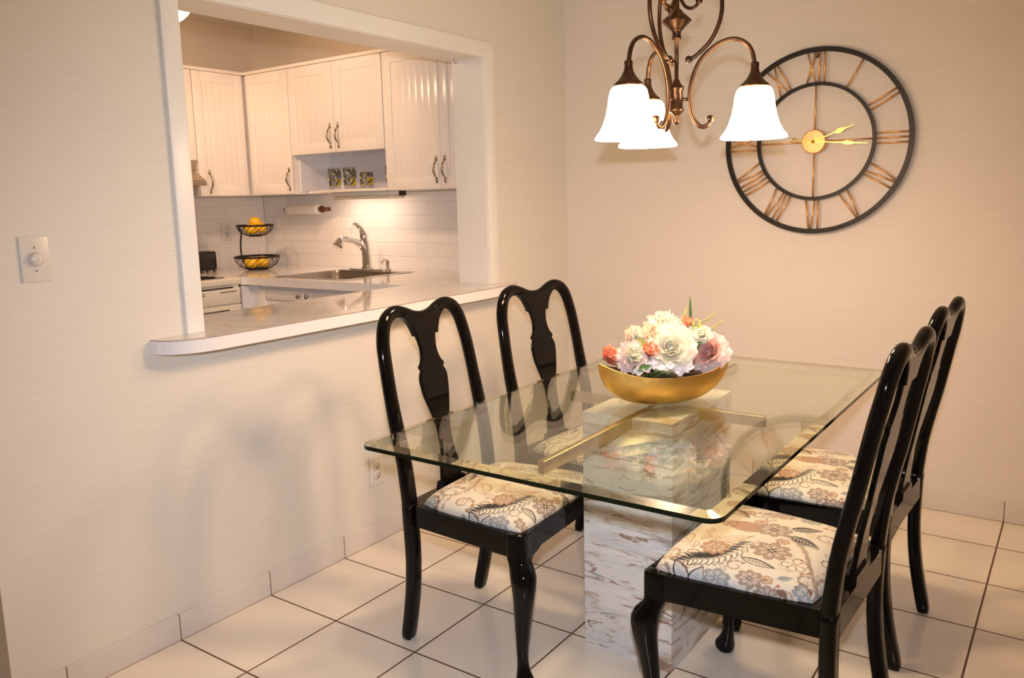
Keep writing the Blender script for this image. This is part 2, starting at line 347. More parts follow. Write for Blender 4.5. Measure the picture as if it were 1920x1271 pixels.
def tag(o, label=None, cat=None, group=None, kind=None):
    if label: o['label'] = label
    if cat: o['category'] = cat
    if group: o['group'] = group
    if kind: o['kind'] = kind
    return o
def thing(name, label, cat, loc=(0, 0, 0), rz=0., group=None):
    o = bpy.data.objects.new(name, None); COL.objects.link(o); o.location = loc; o.rotation_euler = (0, 0, rz)
    o.empty_display_size = .05
    return tag(o, label, cat, group)
def struct(o): o['kind'] = 'structure'; return o
def copy_tree(o, parent=None):
    c = o.copy(); COL.objects.link(c); c.parent = parent
    for ch in list(o.children): copy_tree(ch, c)
    return c
def smoothstep_pts(P, k=6):
    """Catmull-Rom through the control points"""
    P = [Vector(p) for p in P]; Q = []
    for i in range(len(P) - 1):
        p0, p1, p2, p3 = P[max(i - 1, 0)], P[i], P[i + 1], P[min(i + 2, len(P) - 1)]
        for j in range(k):
            t = j / k
            Q.append(.5 * ((2 * p1) + (p2 - p0) * t + (2 * p0 - 5 * p1 + 4 * p2 - p3) * t * t + (3 * p1 - p0 - 3 * p2 + p3) * t ** 3))
    Q.append(P[-1]); return Q

def orient(d):
    return Vector(d).normalized().to_track_quat('Z', 'Y').to_matrix()
# ------------------------------------------------------------------ room
YB = 2.321; KX = -2.15; KY = 2.11; ZC = 2.44; ZK = 2.39; TH = -.165
OY0, OY1, OZ0, OZ1 = .162, 1.635, .90, 1.925      # pass-through opening
b = MB(); b.box(KX - .1, 4.4, -4.1, YB + .1, -.1, 0); struct(b.build('floor', 'floor'))
b = MB(); b.box(TH, 4.4, -4.1, YB + .1, ZC, ZC + .1); struct(b.build('ceiling', 'ceiling'))
b = MB(); b.box(KX - .1, TH, -1.7, KY + .1, ZK, ZK + .1); struct(b.build('ceiling_kitchen', 'ceiling'))
b = MB()
b.box(TH, 0, -.47, OY0, 0, ZC); b.box(TH, 0, OY1, YB, 0, ZC); b.box(TH, 0, OY0, OY1, 0, .892); b.box(TH, 0, OY0, OY1, OZ1, ZC)
struct(b.build('wall_left', 'wall_x'))
b = MB(); b.box(TH, 0, -4, -1.6, 0, ZC); struct(b.build('wall_left_near', 'wall_x'))
b = MB(); b.box(TH, 4.3, YB, YB + .1, 0, ZC); struct(b.build('wall_back', 'wall_y'))
b = MB(); b.box(4.3, 4.4, -4, YB + .1, 0, ZC); struct(b.build('wall_right', 'paint'))
b = MB(); b.box(TH, 4.4, -4.1, -4, 0, ZC); struct(b.build('wall_front', 'paint'))
b = MB(); b.box(KX - .1, KX, -1.7, KY + .1, 0, ZK); struct(b.build('wall_kitchen_left', 'kpaint'))
b = MB(); b.box(KX, TH, KY, KY + .1, 0, ZK); struct(b.build('wall_kitchen_back', 'kpaint'))
b = MB(); b.box(KX, TH, -1.7, -1.6, 0, ZK); struct(b.build('wall_kitchen_front', 'kpaint'))
b = MB(); b.box(-1.86 - .28, TH, KY - .006, KY, .93, 1.40); struct(b.build('trim_backsplash_back', 'splash_y'))
b = MB(); b.box(KX, KX + .006, .5, KY - .006, .93, 1.45); struct(b.build('trim_backsplash_left', 'splash_x'))
b = MB(); b.box(0, .009, -.47, YB, 0, .083, ch=.0015); struct(b.build('baseboard_left', 'base_x'))
b = MB(); b.box(.009, 4.3, YB - .009, YB, 0, .083, ch=.0015); struct(b.build('baseboard_back', 'base_y'))
# painted casing and liner of the pass-through
b = MB()
b.box(0, .014, .108, .166, .935, 1.988, ch=.002); b.box(0, .014, 1.631, 1.695, .935, 1.988, ch=.002); b.box(0, .0141, .108, 1.695, 1.921, 1.988, ch=.002)
struct(b.build('trim_pass_through', 'trim'))
b = MB(); b.box(TH - .002, .003, OY0, OY0 + .006, .935, OZ1); b.box(TH - .002, .003, OY1 - .006, OY1, .935, OZ1); b.box(TH - .002, .003, OY0, OY1, OZ1 - .006, OZ1)
struct(b.build('trim_pass_through_liner', 'trim'))

# ------------------------------------------------------------------ worktop (one continuous piece with the sink cut out)
def rounded(pts):
    return pts
out2 = [(-2.143, KY - .008), (-2.143, 1.415), (-1.49, 1.415), (-1.49, 1.44), (-.34, 1.44), (-.34, .17), (TH - .004, .17)]
out2 += [(TH - .004, OY0 + .008), (.001, OY0 + .008), (.001, -.006)]
# curved near end of the bar ledge
for k in range(0, 13):
    a = PI / 2 * k / 12
    out2.append((.018 + .102 * math.sin(a), .15 - .155 * math.cos(a)))
out2 += [(.122, .4), (.122, .9), (.115, 1.4)]
for k in range(0, 9):
    a = PI / 2 * k / 8
    out2.append((.020 + .090 * math.cos(a), 1.66 + .1 * math.sin(a)))
out2 += [(.001, 1.76), (.001, OY1 - .008), (TH - .004, OY1 - .008), (TH - .004, KY - .008)]
SX0, SX1, SY0, SY1 = -1.29, -.80, 1.525, 1.90
hole = [(SX0, SY0), (SX1, SY0), (SX1, SY1), (SX0, SY1)]
def slab(outer, hole, z0, z1):
    mb = MB()
    tri = geometry.tessellate_polygon([[Vector((x, y, 0)) for x, y in outer], [Vector((x, y, 0)) for x, y in hole[::-1]]])
    allp = outer + hole[::-1]; n = len(allp)
    V = [(x, y, z1) for x, y in allp] + [(x, y, z0) for x, y in allp]
    F = [tuple(t) for t in tri] + [tuple(i + n for i in t)[::-1] for t in tri]
    mb.add(V, F, 0)
    no = len(outer); side = []
    for k in range(no): side.append((k, (k + 1) % no, (k + 1) % no + n, k + n))
    for k in range(4): side.append((no + k, no + (k + 1) % 4, no + (k + 1) % 4 + n, no + k + n))
    mb.add(V, side, 1)
    return mb
wt = slab(out2, hole, .893, .935).build('worktop', ['counter', 'counter_edge'])
tag(wt, 'white veined worktop running from the sink wall through the pass-through as a bar ledge', 'countertop')
# thin brown seam at the upper edge of the laminate band
sm_ = MB(); seg = out2[9:9 + 26]
P = [(x + .0006, y, .9335) for x, y in seg]
sm_.tube(P, .0013, 6); sm_.build('edge_seam', 'edge_line', wt)['label'] = 'thin brown seam along the ledge'

# ------------------------------------------------------------------ cabinets
def handle(parent, x, y, z, nx, ny, L=.13):
    """antique bow pull: two leaf plates and a bowed grip; (nx,ny) points out of the door"""
    mb = MB(); px, py = -ny, nx
    P = []; R = []
    for k in range(15):
        t = k / 14; zz = z - L / 2 + .022 + (L - .044) * t; d = .004 + .022 * math.sin(PI * t) ** .8
        P.append((x + nx * d, y + ny * d, zz)); R.append(.0032 + .0025 * math.sin(PI * t) + .001 * math.cos(t * 50))
    mb.tube(P, R, 8)
    for s in (-1, 1):
        c = (x + nx * .003, y + ny * .003, z + s * (L / 2 - .012))
        mb.ball(c, .012, 10, sc=(.35 if nx else .62, .62 if nx else .35, 1.25))
    return mb.build('handle', 'nickel', parent)
def door(parent, a0, a1, z0, z1, front, axis, hpos=None, knob=None, groove=True, sgn=None):
    """framed door with a beadboard panel; axis 'y': faces -y at y=front, spans x a0..a1; axis 'x': faces +x"""
    mb = MB(); g = .0015; fr = .055; t = .019
    def bx(p0, p1, q0, q1, d0, d1, ch=0):
        if axis == 'y': mb.box(p0, p1, front + d0, front + d1, q0, q1, ch=ch)
        else: mb.box(front - d1, front - d0, p0, p1, q0, q1, ch=ch)
    a0 += g; a1 -= g; z0 += g; z1 -= g
    bx(a0, a0 + fr, z0, z1, 0, t, .003); bx(a1 - fr, a1, z0, z1, 0, t, .003)
    bx(a0 + fr - .002, a1 - fr + .002, z0, z0 + fr, .0002, t, .002); bx(a0 + fr - .002, a1 - fr + .002, z1 - fr, z1, .0002, t, .002)
    w = a1 - a0 - 2 * fr; n = max(1, round(w / .045)) if groove else 1
    for k in range(n): bx(a0 + fr + w * k / n + .0004, a0 + fr + w * (k + 1) / n - .0004, z0 + fr - .002, z1 - fr + .002, .0055, t - .002, .0010)
    bx(a0 + fr - .002, a1 - fr + .002, z0 + fr - .002, z1 - fr + .002, .0066, t - .004)
    d = mb.build('door', 'cab', parent)
    if hpos:
        if axis == 'y': handle(d, hpos[0], front, hpos[1], 0, -1)
        else: handle(d, front, hpos[0], hpos[1], 1, 0)
    if knob:
        kb = MB()
        if axis == 'y': kb.lathe([(.001, 0), (.004, 0), (.004, .008), (.011, .014), (.011, .02), (.006, .024), (.001, .024)], (0, 0, 0), 14, axis='y')
        kb.v = [(p[0] + knob[0], front - p[1], p[2] + knob[1]) for p in kb.v]
        kb.build('knob', 'nickel', d)
    return d
ZT = 2.055; ZB = 1.37
def upper(name, label, x0, x1, y0, y1, z0, z1, mats='cab'):
    t = thing(name, label, 'cabinet', ((x0 + x1) / 2, (y0 + y1) / 2, z0)); t.matrix_world = Matrix.Translation(t.location)
    mb = MB(); mb.box(x0, x1, y0, y1, z0, z1)
    o = mb.build('body', mats, t); o.matrix_parent_inverse = Matrix.Translation((-(x0 + x1) / 2, -(y0 + y1) / 2, -z0))
    return t
def fixp(t):
    for ch in t.children: ch.matrix_parent_inverse = Matrix.Translation(-Vector(t.location))
FR = 1.80
c = upper('wall_cabinet', 'white two-door wall cabinet beside the pass-through jamb, over the outlet', -.763, TH - .004, FR + .02, KY - .008, ZB, ZT)
door(c, -.763, -.397, ZB, ZT, FR, 'y', (-.423, 1.465)); door(c, -.397, TH - .006, ZB, ZT, FR, 'y', (-.369, 1.465)); fixp(c)
c = thing('wall_cabinet', 'short white two-door wall cabinet with the open niche of lemon glasses under it', 'cabinet', (-1.12, 1.95, 1.37))
mb = MB(); mb.box(-1.483, -.767, FR + .02, KY - .008, 1.60, ZT); mb.build('body', 'cab', c)
mb = MB(); mb.box(-1.483, -.767, KY - .02, KY - .008, 1.386, 1.599); mb.box(-1.483, -1.471, FR + .05, KY - .021, 1.386, 1.599); mb.box(-.779, -.767, FR + .05, KY - .021, 1.386, 1.599)
mb.box(-1.483, -.767, FR + .03, KY - .008, 1.590, 1.6005); mb.build('niche_lining', 'cab_in', c)
mb = MB(); mb.box(-1.483, -1.275, FR + .10, KY - .008, 1.372, 1.385); mb.box(-1.275, -.767, FR + .0, KY - .008, 1.372, 1.3862, ch=.002); mb.build('shelf', 'cab', c)
door(c, -1.483, -1.128, 1.582, ZT, FR, 'y', (-1.158, 1.672)); door(c, -1.128, -.767, 1.582, ZT, FR, 'y', (-1.096, 1.672)); fixp(c)
c = upper('wall_cabinet', 'white one-door corner wall cabinet above the paper towel roll', -1.858, -1.487, FR + .02, KY - .008, ZB, ZT)
door(c, -1.850, -1.487, ZB, ZT, FR, 'y', (-1.508, 1.455)); fixp(c)
XF = -1.86
c = upper('wall_cabinet', 'white one-door wall cabinet above the fruit basket, beside the range hood', KX + .008, XF - .02, 1.464, KY - .008, ZB, ZT)
door(c, 1.464, 1.792, ZB, ZT, XF, 'x', (1.528, 1.45)); fixp(c)
c = upper('wall_cabinet', 'short white wall cabinet directly above the range hood', KX + .008, XF - .02, .70, 1.460, 1.563, ZT)
door(c, 1.082, 1.460, 1.563, ZT, XF, 'x'); door(c, .70, 1.080, 1.563, ZT, XF, 'x'); fixp(c)
# crown strip on the cabinets
mb = MB(); mb.box(XF - .028, TH - .004, FR - .008, FR + .02, ZT, ZT + .018, ch=.003); mb.box(XF - .028, XF + .008, .70, FR + .02, ZT, ZT + .0181, ch=.003)
struct(mb.build('trim_cabinet_top', 'cab'))
# base cabinets
c = upper('base_cabinet', 'white two-door base cabinet under the kitchen sink', -1.488, -.35, 1.482, 1.512, .0, .888)
door(c, -1.42, -1.055, .16, .875, 1.462, 'y', knob=(-1.085, .846), groove=False); door(c, -1.052, -.70, .16, .875, 1.462, 'y', knob=(-1.02, .848), groove=False)
mb = MB(); mb.box(-1.488, -1.424, 1.468, 1.482, .10, .888); mb.box(-1.50, -1.488, 1.412, 1.482, .0, .888); mb.build('filler_strip', 'cab_in', c); fixp(c)
c = upper('base_cabinet', 'white base cabinet behind the dining room wall under the bar ledge', -.33, TH - .003, .20, 1.43, 0, .892)

# ------------------------------------------------------------------ stove and hood
t = thing('stove', 'cream kitchen stove with a black cooktop in the corner past the ledge', 'stove', (-1.82, 1.05, 0))
mb = MB(); mb.box(KX + .01, -1.505, .70, 1.408, 0, .90, ch=.004); mb.build('body', 'stove', t)
mb = MB(); mb.box(KX + .01, -1.492, .70, 1.409, .90, .934, ch=.005); mb.build('cooktop_frame', 'stove', t)
mb = MB(); mb.box(-2.02, -1.56, .74, 1.36, .9341, .938, ch=.0015); mb.build('cooktop', 'black_glass', t)
mb = MB(); mb.box(-1.505, -1.488, .702, 1.402, .80, .884, ch=.004); cp = mb.build('vent_panel', 'stove', t)
mb = MB()
mb.box(-1.506, -1.4875, .72, 1.36, .8845, .8895)
mb.box(-1.489, -1.4872, 1.275, 1.375, .864, .868)
for y in (1.10, 1.02, .94, .86): mb.box(-1.489, -1.4872, y + .045, y + .085, .867, .870); mb.box(-1.489, -1.4872, y + .045, y + .085, .857, .860)
mb.build('vent_slots', 'slot', cp)
mb = MB(); mb.box(-1.505, -1.486, .702, 1.402, .14, .795, ch=.004); d = mb.build('oven_door', 'stove', t)
mb = MB(); mb.box(-1.4865, -1.4835, .80, 1.325, .745, .772, ch=.001); mb.build('door_vent', 'black_glass', d)
mb = MB(); mb.box(KX + .01, KX + .05, .70, 1.40, .934, 1.06, ch=.005); mb.build('backguard', 'stove', t)
fixp(t)
t = thing('range_hood', 'bronze range hood under the short cabinet over the stove', 'range hood', (-1.88, 1.08, 1.42))
mb = MB(); mb.box(KX + .008, -1.74, .71, 1.37, 1.505, 1.562, ch=.002); mb.build('hood_body', 'hood', t)
mb = MB(); mb.prism([(KX + .008, 1.425), (-1.66, 1.425), (-1.655, 1.452), (-1.74, 1.504), (KX + .008, 1.504)], .71, 1.358, 'xz', mi=0); mb.build('canopy', 'hood', t)
mb = MB(); mb.box(-1.665, -1.65, .705, 1.362, 1.424, 1.446, ch=.002); mb.build('front_lip', 'hood', t)
mb = MB(); mb.lathe([(.001, .0), (.018, .0), (.018, .008), (.001, .009)], (-1.74, 1.27, 1.532), 16, axis='x'); mb.build('knob', 'slot', t)
fixp(t)

# ------------------------------------------------------------------ sink, faucet, soap pump
t = thing('kitchen_sink', 'stainless steel drop-in sink set in the worktop', 'sink', (-1.05, 1.74, .935))
mb = MB(); z = .9362
ox = [(-1.325, 1.495), (-.768, 1.495), (-.768, 2.0), (-1.325, 2.0)]
ix = [(SX0 + .012, SY0 + .012), (SX1 - .012, SY0 + .012), (SX1 - .012, SY1 - .012), (SX0 + .012, SY1 - .012)]
V = [(x, y, z + .0008) for x, y in ox] + [(x, y, z + .0028) for x, y in [(SX0 - .004, SY0 - .004), (SX1 + .004, SY0 - .004), (SX1 + .004, SY1 + .004), (SX0 - .004, SY1 + .004)]]
mb.add(V, [(k, (k + 1) % 4, (k + 1) % 4 + 4, k + 4) for k in range(4)], 0)
def rrect(cx, cy, hx, hy, r, z, n=6):
    P = []
    for q, (sx, sy) in enumerate([(1, 1), (-1, 1), (-1, -1), (1, -1)]):
        for k in range(n + 1):
            a = PI / 2 * q + PI / 2 * k / n
            P.append((cx + sx * (hx - r) + r * math.cos(a), cy + sy * (hy - r) + r * math.sin(a), z))
    return P
mb.build('rim', 'steel', t, recalc=True)
cx, cy, hx, hy = (SX0 + SX1) / 2, (SY0 + SY1) / 2, (SX1 - SX0) / 2 - .002, (SY1 - SY0) / 2 - .002
mb = MB(); mb.rings([rrect(cx, cy, hx, hy, .05, .9385), rrect(cx, cy, hx - .006, hy - .006, .05, .92), rrect(cx, cy, hx - .02, hy - .02, .06, .80), rrect(cx, cy, hx - .05, hy - .05, .06, .775)], True, False, True)
mb.build('basin', 'steel', t, recalc=False); fixp(t)
t = thing('faucet', 'chrome single-lever kitchen faucet rising behind the sink', 'faucet', (-1.11, 1.965, .938))
mb = MB(); mb.prism([(-1.11 + .13 * math.cos(a) * 1., 1.965 + .027 * math.sin(a)) for a in [2 * PI * k / 28 for k in range(28)]], .9391, .946, 'xy'); mb.build('deck_plate', 'chrome', t)
mb = MB(); P = smoothstep_pts([(-1.11, 1.975, .944), (-1.11, 1.975, .99), (-1.11, 1.972, 1.05), (-1.11, 1.966, 1.10), (-1.11, 1.962, 1.118)], 5)
mb.tube(P, [.027 - .006 * i / len(P) + (.006 if i < 2 else 0) for i in range(len(P))], 20); mb.build('body', 'chrome', t)
mb = MB(); P = smoothstep_pts([(-1.11, 1.972, 1.04), (-1.11, 1.93, 1.085), (-1.11, 1.875, 1.108), (-1.11, 1.82, 1.118), (-1.11, 1.785, 1.112), (-1.11, 1.762, 1.085)], 5)
n_ = len(P); mb.tube(P, [.020 - .004 * math.sin(PI * i / n_) + .008 * max(0, (i / n_ - .65)) / .35 for i in range(n_)], 16); mb.build('spout', 'chrome', t)
mb = MB(); P = smoothstep_pts([(-1.11, 1.962, 1.118), (-1.11, 1.955, 1.15), (-1.11, 1.932, 1.18), (-1.11, 1.905, 1.196), (-1.11, 1.884, 1.20)], 5)
n_ = len(P); mb.tube(P, [.021 * (1 - i / n_) + .004 for i in range(n_)], 14, r2=[.021 * (1 - i / n_) ** 1.3 + .0025 for i in range(n_)]); mb.build('lever', 'chrome', t); fixp(t)
t = thing('soap_dispenser', 'small chrome soap pump right of the faucet', 'soap dispenser', (-.94, 1.965, .938))
mb = MB(); mb.lathe([(.001, 0), (.018, 0), (.018, .008), (.010, .012), (.010, .05), (.012, .055), (.001, .058)], (-.94, 1.965, .9392), 18); mb.build('pump_body', 'chrome', t)
mb = MB(); mb.tube(smoothstep_pts([(-.94, 1.965, .995), (-.94, 1.945, 1.002), (-.94, 1.925, .998), (-.94, 1.915, .987)], 4), .0055, 10); mb.build('spout', 'chrome', t); fixp(t)

# ------------------------------------------------------------------ fruit basket with lemons
BX, BY = -1.835, 1.79
t = thing('fruit_basket', 'two-tier black wire fruit basket in the worktop corner', 'basket', (BX, BY, .936))
def wire_bowl(z0, z1, rb, rt, nm, cx, cy):
    mb = MB()
    for r, z, w in ((rt, z1, .0062), (rb, z0, .0055)):
        mb.tube([(cx + r * math.cos(2 * PI * k / 40), cy + r * math.sin(2 * PI * k / 40), z) for k in range(40)], w, 8, closed=True)
    for k in range(18):
        a0 = 2 * PI * k / 18; P = []
        for j in range(11):
            u = j / 10; r = rb + (rt - rb) * math.sin(u * PI / 2) ** .9; a = a0 + .9 * u
            P.append((cx + r * math.cos(a), cy + r * math.sin(a), z0 + (z1 - z0) * (1 - math.cos(u * PI / 2)) ** .8))
        mb.tube(P, .0018, 5)
    for r in (rb * .5,): mb.tube([(cx + r * math.cos(2 * PI * k / 20), cy + r * math.sin(2 * PI * k / 20), z0) for k in range(20)], .0022, 5, closed=True)
    for k in range(6):
        a = 2 * PI * k / 6; mb.tube([(cx, cy, z0), (cx + rb * math.cos(a), cy + rb * math.sin(a), z0)], .0018, 5)
    return mb.build(nm, 'black_metal', t)
wire_bowl(.9415, 1.012, .058, .128, 'lower_bowl', BX, BY); wire_bowl(1.137, 1.196, .035, .103, 'upper_bowl', BX, BY)
lx, ly = -.8155, -.5788
mb = MB(); mb.tube(smoothstep_pts([(BX + lx * .058, BY + ly * .058, .942), (BX + lx * .088, BY + ly * .088, 1.0), (BX + lx * .093, BY + ly * .093, 1.08), (BX + lx * .085, BY + ly * .085, 1.15), (BX + lx * .098, BY + ly * .098, 1.194)], 5), .0052, 8); mb.build('post', 'black_metal', t); fixp(t)
def lemon(x, y, z, rz, label, r=.03):
    mb = MB(); R = []; n = 18
    for i in range(15):
        s = -1 + 2 * i / 14; rr = (1 - abs(s) ** 2.4) ** .55 if abs(s) < 1 else .02
        rr = max(rr, .06); xx = s * (1.18 + (.12 if abs(s) > .93 else 0))
        R.append([(xx * r, rr * r * math.cos(2 * PI * k / n), rr * r * math.sin(2 * PI * k / n)) for k in range(n)])
    mb.rings(R); o = mb.build('lemon', 'lemon'); o.location = (x, y, z); o.rotation_euler = (.1, .25, rz)
    tag(o, label, 'lemon', 'lemons in the wire basket'); return o
for dx, dy, dz, rz, lb in [(-.034, -.010, .979, .6, 'lemon low in the lower basket, left of its pair'), (.030, .008, .981, -.3, 'lemon low in the lower basket, right of its pair')]:
    lemon(BX + dx * .8155 - dy * .58, BY + dx * .5788 + dy * .8, dz, rz, lb, .034)
for dx, dy, dz, rz, lb in [(-.020, -.016, 1.176, .5, 'lemon inside the upper basket near the post'), (.036, .0, 1.182, -.2, 'lemon inside the upper basket away from the post'), (-.003, .022, 1.216, .9, 'lemon on top of the pile in the upper basket')]:
    lemon(BX + dx * .8155 - dy * .58, BY + dx * .5788 + dy * .8, dz, rz, lb, .030)

# ------------------------------------------------------------------ toaster, board, towel, light
t = thing('toaster', 'small black toaster on tiny feet beside the stove', 'toaster', (-1.98, 1.528, .936))
mb = MB(); mb.box(-2.03, -1.94, 1.468, 1.59, .948, 1.056, ch=.012); mb.build('shell', 'toast', t)
for yy in (1.485, 1.573):
    for xx in (-2.02, -1.952): mb = MB(); mb.lathe([(.005, .9356), (.006, .942), (.006, .95)], (xx, yy, 0), 10, cap=True); mb.build('foot', 'toast', t)
mb = MB(); mb.box(-2.004, -1.996, 1.485, 1.573, 1.0555, 1.0575); mb.box(-1.978, -1.970, 1.485, 1.573, 1.0555, 1.0575); mb.build('bread_slots', 'slot', t); fixp(t)
mb = MB(); mb.box(KX + .0065, KX + .024, 1.60, 1.745, .9355, 1.075, ch=.004)
tag(mb.build('cutting_board', 'plastic'), 'cream cutting board standing against the tiles behind the toaster', 'cutting board')
t = thing('paper_towel_holder', 'paper towel roll on a wooden-knobbed bar under the corner cabinet', 'paper towel', (-1.68, 2.03, 1.28))
mb = MB(); mb.lathe([(.001, -1.83), (.028, -1.83), (.0285, -1.82), (.0285, -1.56), (.028, -1.555), (.001, -1.555)], (0, 2.04, 1.281), 24, axis='x'); mb.build('paper_roll', 'towel', t)
mb = MB(); mb.lathe([(.001, -1.855), (.006, -1.855), (.006, -1.553), (.010, -1.55), (.020, -1.535), (.020, -1.52), (.010, -1.508), (.012, -1.50), (.012, -1.49), (.001, -1.485)], (0, 2.04, 1.281), 18, axis='x'); mb.build('bar', 'wood_dark', t)
for xx in (-1.855, -1.525): mb = MB(); mb.box(xx - .005, xx + .003, 2.03, KY - .0065, 1.27, 1.292, ch=.001); mb.build('bracket', 'wood_dark', t)
fixp(t)
t = thing('under_cabinet_light', 'long white light fixture under the open niche', 'light fixture', (-1.0, 1.9, 1.33))
mb = MB(); mb.box(-1.24, -.755, 1.86, 1.98, 1.350, 1.3715, ch=.003); mb.build('housing', 'plastic', t)
mb = MB(); mb.box(-1.235, -.80, 1.865, 1.975, 1.332, 1.3495, ch=.006); mb.build('diffuser', 'diffuser', t)
mb = MB(); mb.box(-.7548, -.75, 1.88, 1.93, 1.345, 1.3715); mb.build('end_cap', 'slot', t); fixp(t)

# drinking glasses and mug
def tumbler(x, y, label):
    t = thing('drinking_glass', label, 'glass', (x, y, 1.3866), 0, 'lemon-print glassware on the open shelf')
    mb = MB(); mb.lathe([(.001, .0), (.029, .0), (.031, .004), (.0345, .06), (.037, .122), (.0355, .122), (.033, .06), (.0295, .008), (.001, .008)], n=28); mb.build('tumbler', 'cup', t)
    return t
tumbler(-1.235, 1.885, 'lemon-print tumbler, leftmost on the open shelf'); tumbler(-1.118, 1.885, 'lemon-print tumbler between the leftmost tumbler and the mug')
tumbler(-.815, 1.90, 'lemon-print tumbler half hidden by the tall cabinet side, right of the mug')
t = thing('glass_mug', 'clear mug with printed lemons and a round handle on the open shelf', 'mug', (-.99, 1.885, 1.3866))
mb = MB(); mb.lathe([(.001, 0), (.033, 0), (.035, .004), (.035, .088), (.0335, .088), (.033, .008), (.001, .007)], n=28); mb.build('cup', 'cup', t)
mb = MB(); mb.tube([(.034 + .026 * math.sin(a), 0, .045 - .030 * math.cos(a)) for a in [PI * k / 14 for k in range(15)]], .0035, 8); mb.build('handle', 'clear', t)

# outlets and switch
def outlet(label, loc, nrm, mat='plastic', rot=0.):
    t = thing('wall_outlet', label, 'outlet', loc)
    t.rotation_euler = (0, 0, {'+x': 0, '-y': -PI / 2}[nrm])
    mb = MB(); mb.box(0, .006, -.036, .036, -.058, .058, ch=.0022); p = mb.build('cover_plate', mat, t)
    for s in (-1, 1):
        mb = MB(); mb.tube([(.0055, 0, s * .0195), (.0085, 0, s * .0195)], .0165, 20, up=(0, 0, 1), e=2.6); r = mb.build('receptacle', mat, t)
        mb = MB(); mb.box(.0083, .0091, -.0072, -.0052, s * .0195 + .000, s * .0195 + .009); mb.box(.0083, .0091, .0052, .0072, s * .0195, s * .0195 + .008)
        mb.lathe([(.0008, .0083), (.0026, .0083), (.0026, .0091), (.0008, .0091)], (0, 0, s * .0195 - .008), 10, axis='x'); mb.build('slots', 'slot', r)
    return t
outlet('white wall outlet low on the left wall behind the near chair', (.0, .869, .288), '+x')
outlet('ivory outlet on the tiles left of the fruit basket', (KX + .0062, 1.81, 1.16), '+x', 'plastic_cool')
outlet('white outlet on the sink wall tiles beside the jamb', (-.497, KY - .0062, 1.157), '-y')
t = thing('dimmer_switch', 'ivory dimmer switch with a round knob on the left wall', 'switch', (0, -.298, 1.19))
mb = MB(); mb.box(0, .006, -.036, .036, -.058, .058, ch=.0022); mb.build('cover_plate', 'plastic_cool', t)
mb = MB(); mb.lathe([(.001, .005), (.0185, .005), (.018, .009), (.0165, .019), (.014, .022), (.001, .023)], n=28, axis='x'); mb.build('knob', 'plastic_cool', t)
for s in (-1, 1): mb = MB(); mb.ball((.006, 0, s * .030), .0032, 10, sc=(.4, 1, 1)); mb.build('screw', 'nickel', t)
# hook under the header
mb = MB(); mb.tube(smoothstep_pts([(-.09, 1.55, OZ1 - .006), (-.09, 1.55, OZ1 - .022), (-.083, 1.55, OZ1 - .030), (-.074, 1.55, OZ1 - .024)], 4), .0014, 6)
tag(mb.build('ceiling_hook', 'nickel'), 'tiny metal hook screwed under the pass-through header', 'hook')
# kitchen ceiling lamp
t = thing('track_lamp', 'glowing white lamp head of the kitchen ceiling fixture behind the casing', 'ceiling lamp', (-1.10, .71, ZK))
mb = MB(); mb.lathe([(.001, -.02), (.06, -.02), (.065, -.01), (.065, 0), (.001, 0)], n=32); mb.build('ceiling_plate', 'trim', t)
mb = MB(); mb.tube([(0, 0, -.02), (0, 0, -.12)], .008, 10); mb.tube([(-.30, -.15, -.12), (.16, .08, -.12)], .010, 10); mb.build('bar', 'trim', t)
for hx_, hy_, d in ((.105, .135, (-.25, .95, -.62)), (-.18, -.09, (-.85, .62, -.62))):
    d = Vector(d).normalized(); q = orient(d); mb = MB(); base = Vector((hx_, hy_, -.265)) - d * .085
    mb.lathe([(.001, -.01), (.026, 0), (.034, .02), (.060, .080), (.0605, .083)], n=28); mb.v = [tuple(base + q @ Vector(p)) for p in mb.v]; h = mb.build('lamp_shade', 'klamp', t)
    mb = MB(); mb.tube([(hx_ * .8, hy_ * .8, -.122), tuple(base)], .006, 8); mb.build('swivel_arm', 'trim', h)

# ------------------------------------------------------------------ chairs
PZ = [0, .08, .16, .24, .32, .45, .55, .63, .73, .83, .90, .94, 1.0, 1.1]
PX = [-.063, -.046, -.031, -.022, -.020, -.022, -.033, -.048, -.070, -.088, -.103, -.110, -.122, -.14]
def bx_(z): return float(np.interp(z, PZ, PX))

